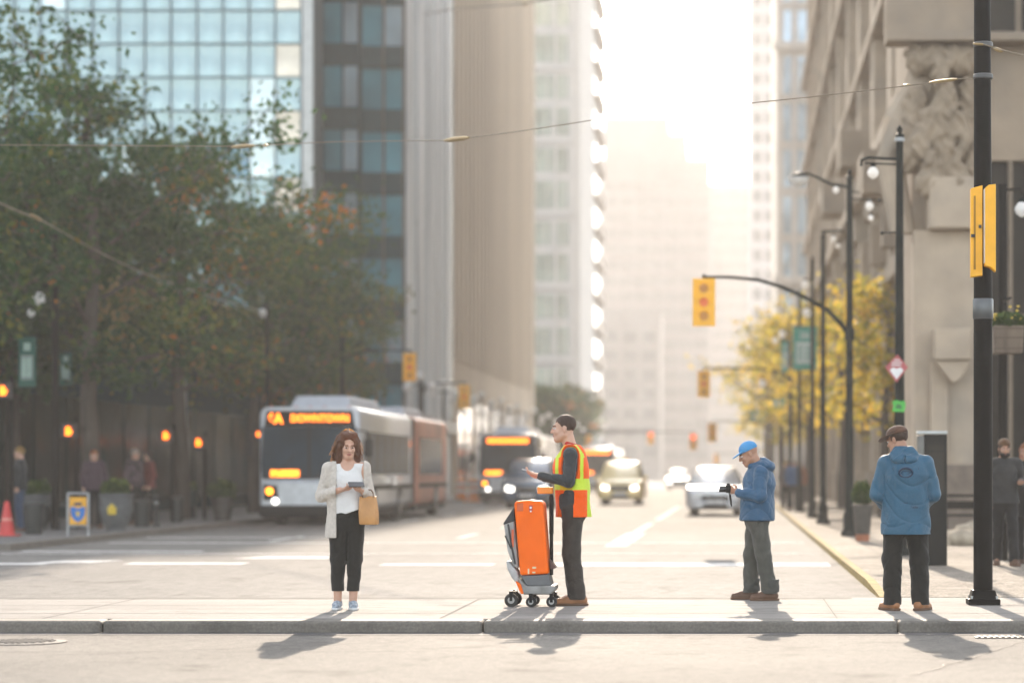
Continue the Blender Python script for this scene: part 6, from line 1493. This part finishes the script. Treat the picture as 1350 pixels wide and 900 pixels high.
# raised seams and the oval patch on the back
def back_y(J, x, z, r=.215, sq=.72): return .02 + math.sqrt(max(.0, r*r - x*x))*sq
m = MB()
for a in range(1):
    pts = [(.012+.062*math.cos(q_*.2618), back_y(J,0,0)+.012-.05*(math.cos(q_*.2618)*.062+.012)**2*8, 1.285+.043*math.sin(q_*.2618)) for q_ in range(25)]
    m.tube(pts, .011, n=6, caps=False)
pts = [(.012+.04*math.cos(q_*.2618), back_y(J,0,0)+.014, 1.285+.014*math.sin(q_*.2618)) for q_ in range(25)]; m.tube(pts, .004, n=6, caps=False)
m.build('back_patch', blued, rm, smooth=True, ang=80)
m = MB(); m.tube([(x, back_y(J,x,0,.202)+.004, .985+.02*math.cos(x*9)) for x in np.linspace(-.15,.15,13)], .004, n=5); m.tube([(-.11, back_y(J,-.11,0,.212), 1.33),(-.075, back_y(J,-.075,0,.207), 1.15),(-.08, back_y(J,-.08,0,.2), .99)], .0035, n=5); m.tube([(.13, back_y(J,.13,0,.212), 1.33),(.095, back_y(J,.095,0,.207), 1.15),(.1, back_y(J,.1,0,.2), .99)], .0035, n=5)
m.build('seam', blued, rm, smooth=True)
m = MB()
for i in range(7): m.bx(-.1+i*.018, -.088+i*.018, .166, .17, .955, .97+.004*(i % 2))
m.build('back_lettering', blued, rm)
trousers(rm, J, blackc, HB, r_hip=.112, r_knee=.092, r_hem=.082, hem=.055, seat=.185, sq=.76, top=.95, amp=.006)
shoes(rm, J, tanl, sole_b, .0045, 1.05)
hair_cap(rm, J, darkh, .005, r=(.082,.1,.09), front=-.02, low=-.075, amp=.003)
brownhat = cloth('felt_brown', (.105, .055, .035), var=.2)
hs = J['hs']; M = Matrix([list(q_) for q_ in head_frame(J)]); F_ = head_frame(J); f = Field(.005); up = F_ @ V3(0,0,1)
f.ell(head_pt(J, (0,.012,.06)), V3(.094,.112,.075)*hs, .02, M); f.plane(-up, (-up)@head_pt(J, (0,0,.045))); hat = f.build('hat', brownhat, rm)
f = Field(.0045); f.ell(head_pt(J, (0,-.045,.05)), V3(.118,.155,.012)*hs, .004, M @ Matrix.Rotation(R(5), 3, 'X')); f.build('brim', brownhat, hat)
f = Field(.005); f.cone(head_pt(J,(0,.012,.05)), head_pt(J,(0,.012,.064)), .094*hs,.094*hs,.01,1.18,R(J['yaw'])); f.plane(-up, (-up)@head_pt(J, (0,0,.056))); f.plane(up, up@head_pt(J, (0,0,.078))); f.build('hat_band', cloth('hat_band', (.06,.03,.02)), hat)

# ---------------------------------------------------------------- other people
def simple_person(label, loc, rz, H, top, low, hairm, sk, h=.011, hair='short', pose=None, group='people further off', hem=None, shoe=None, beard=None):
    J = default_pose(H, **(pose or {})); k = H/1.75
    o = person(label, loc, rz, J, sk, h, brow=hairm, group=group)
    f = upper(J, h, (.215*k,.178*k,.182*k), (.068,.06,.046), sq=.76, hem=(hem or .86)*k); f.wave(folds(.006, 24, 12, H*9)); f.plane((0,0,-1), -(hem or .86)*k); f.plane((0,0,1), J['neck'][2]+.02); f.build('jacket', top, o)
    trousers(o, J, low, h, r_hip=.1, r_knee=.075, r_hem=.07, hem=.06, seat=.165, sq=.78)
    shoes(o, J, shoe or MATS['boot_brown'], sole_b, h*.75, 1.0)
    if hair == 'short': hair_cap(o, J, hairm, h*.7, low=-.06)
    else:
        hs = J['hs']; M = Matrix([list(q_) for q_ in head_frame(J)]); f = Field(h*.7); f.ell(head_pt(J, (0,.025,.04)), V3(.09,.105,.095)*hs, .02, M)
        for s in (-1, 1): f.cone(head_pt(J, (s*.06,.04,.02)), head_pt(J, (s*.07,.05,-.17)), .05, .045, .03)
        f.box(head_pt(J, (0,-.13,-.05)), V3(.06,.075,.11)*hs, .01, .03, M, True); f.build('hair', hairm, o)
    if beard:
        M = Matrix([list(q_) for q_ in head_frame(J)]); f = Field(h*.6); f.ell(head_pt(J, (0,-.05,-.085)), V3(.06,.06,.055)*J['hs'], .02, M)
        for s in (-1, 1): f.cone(head_pt(J, (s*.06,-.01,-.02)), head_pt(J, (s*.045,-.06,-.075)), .018, .03, .02)
        f.ell(head_pt(J, (0,-.115,-.066)), V3(.02,.02,.009)*J['hs'], .004, M, True); f.build('beard', hairm, o)
    return o, J
dsw = cloth('sweater_dark_grey', (.03,.03,.029)); dbl = cloth('trousers_black', (.012,.012,.012)); ginger = hair_mat('hair_ginger', (.16,.065,.02)); dhair = hair_mat('hair_black', (.02,.015,.012)); blond = hair_mat('hair_blond', (.28,.17,.07)); ghair = hair_mat('hair_grey', (.3,.28,.25))
Yb = 32.1
o, J = simple_person('bearded man in dark grey sweater and black trousers walking beside the thick black pole', Vector((PX(1324, Yb), Yb, SW)), R(4), 1.66, dsw, dbl, dhair, skin2, h=.007, hem=.87, beard=True,
    pose=dict(ankL=(.1,-.16,.085), kneeL=(.09,-.12,.47), ankR=(-.07,.2,.12), kneeR=(-.08,.03,.47), elL=(.25,.0,1.12), wrL=(.17,-.2,1.08), hdL=(-.1,-1,.1), hnL=(0,.1,1), pitch=8))
f = Field(.006); hs = J['hs']; M = Matrix([list(q_) for q_ in head_frame(J)]); f.ell(head_pt(J, (0,.025,.062)), V3(.092,.108,.082)*hs, .02, M); up = head_frame(J) @ V3(0,0,1); f.plane(-up, (-up)@head_pt(J, (0,0,.048))); f.build('knit_hat', cloth('knit_brown', (.10,.05,.022)), o)
simple_person('person with long ginger hair in black coat at the frame edge behind the bearded man', Vector((PX(1352, 32.6), 32.6, SW)), R(-35), 1.62, cloth('coat_black', (.018,.018,.018)), dbl, ginger, skin2, h=.008, hair='long', hem=.7,
    pose=dict(elR=(-.24,.0,1.05), wrR=(-.13,-.2,1.1), hdR=(.2,-1,.3), hnR=(0,0,1)))
far_t = [('person in blue jacket walking away far down the sunny pavement', 1046, 79, 170, 1.66, cloth('far_blue', (.05,.10,.19)), dbl, ghair, 'short'),
         ('person in dark coat walking beside the far blue jacket', 1036, 80, 165, 1.6, cloth('far_dark', (.06,.05,.045)), dbl, blond, 'short'),
         ('person in rust red coat passing the far lamp posts', 1054, 84, 0, 1.62, cloth('far_rust', (.28,.09,.04)), dbl, ginger, 'long')]
for lab, px, Y, rz, H, tp, lw, hm, hr in far_t: simple_person(lab, Vector((PX(px, Y), Y, SW)), R(rz), H, tp, lw, hm, skin2, h=.014, hair=hr)
left_t = [('blond person in black coat and jeans walking past the dark slab bench', 26, 49.5, -70, 1.72, cloth('coat_dark', (.025,.028,.03)), cloth('jeans', (.04,.06,.1)), blond, 'short'),
          ('person in dark jacket standing behind the round stone planter', 124, 52, 20, 1.68, cloth('jacket_plum', (.05,.03,.04)), dbl, ginger, 'short'),
          ('white haired person in patterned dark jacket chatting beside a litter bin', 178, 56, 60, 1.74, mat('patterned', (.06,.04,.045), rough=.9, var=.9, scale=9), dbl, ghair, 'short'),
          ('person in dull red jacket chatting beside the white haired person', 196, 56.4, -60, 1.7, cloth('jacket_red', (.14,.03,.025)), dbl, dhair, 'long')]
for lab, px, Y, rz, H, tp, lw, hm, hr in left_t: simple_person(lab, Vector((PX(px, Y), Y, .08)), R(rz), H, tp, lw, hm, skin, h=.012, hair=hr, group='people on the shaded pavement')
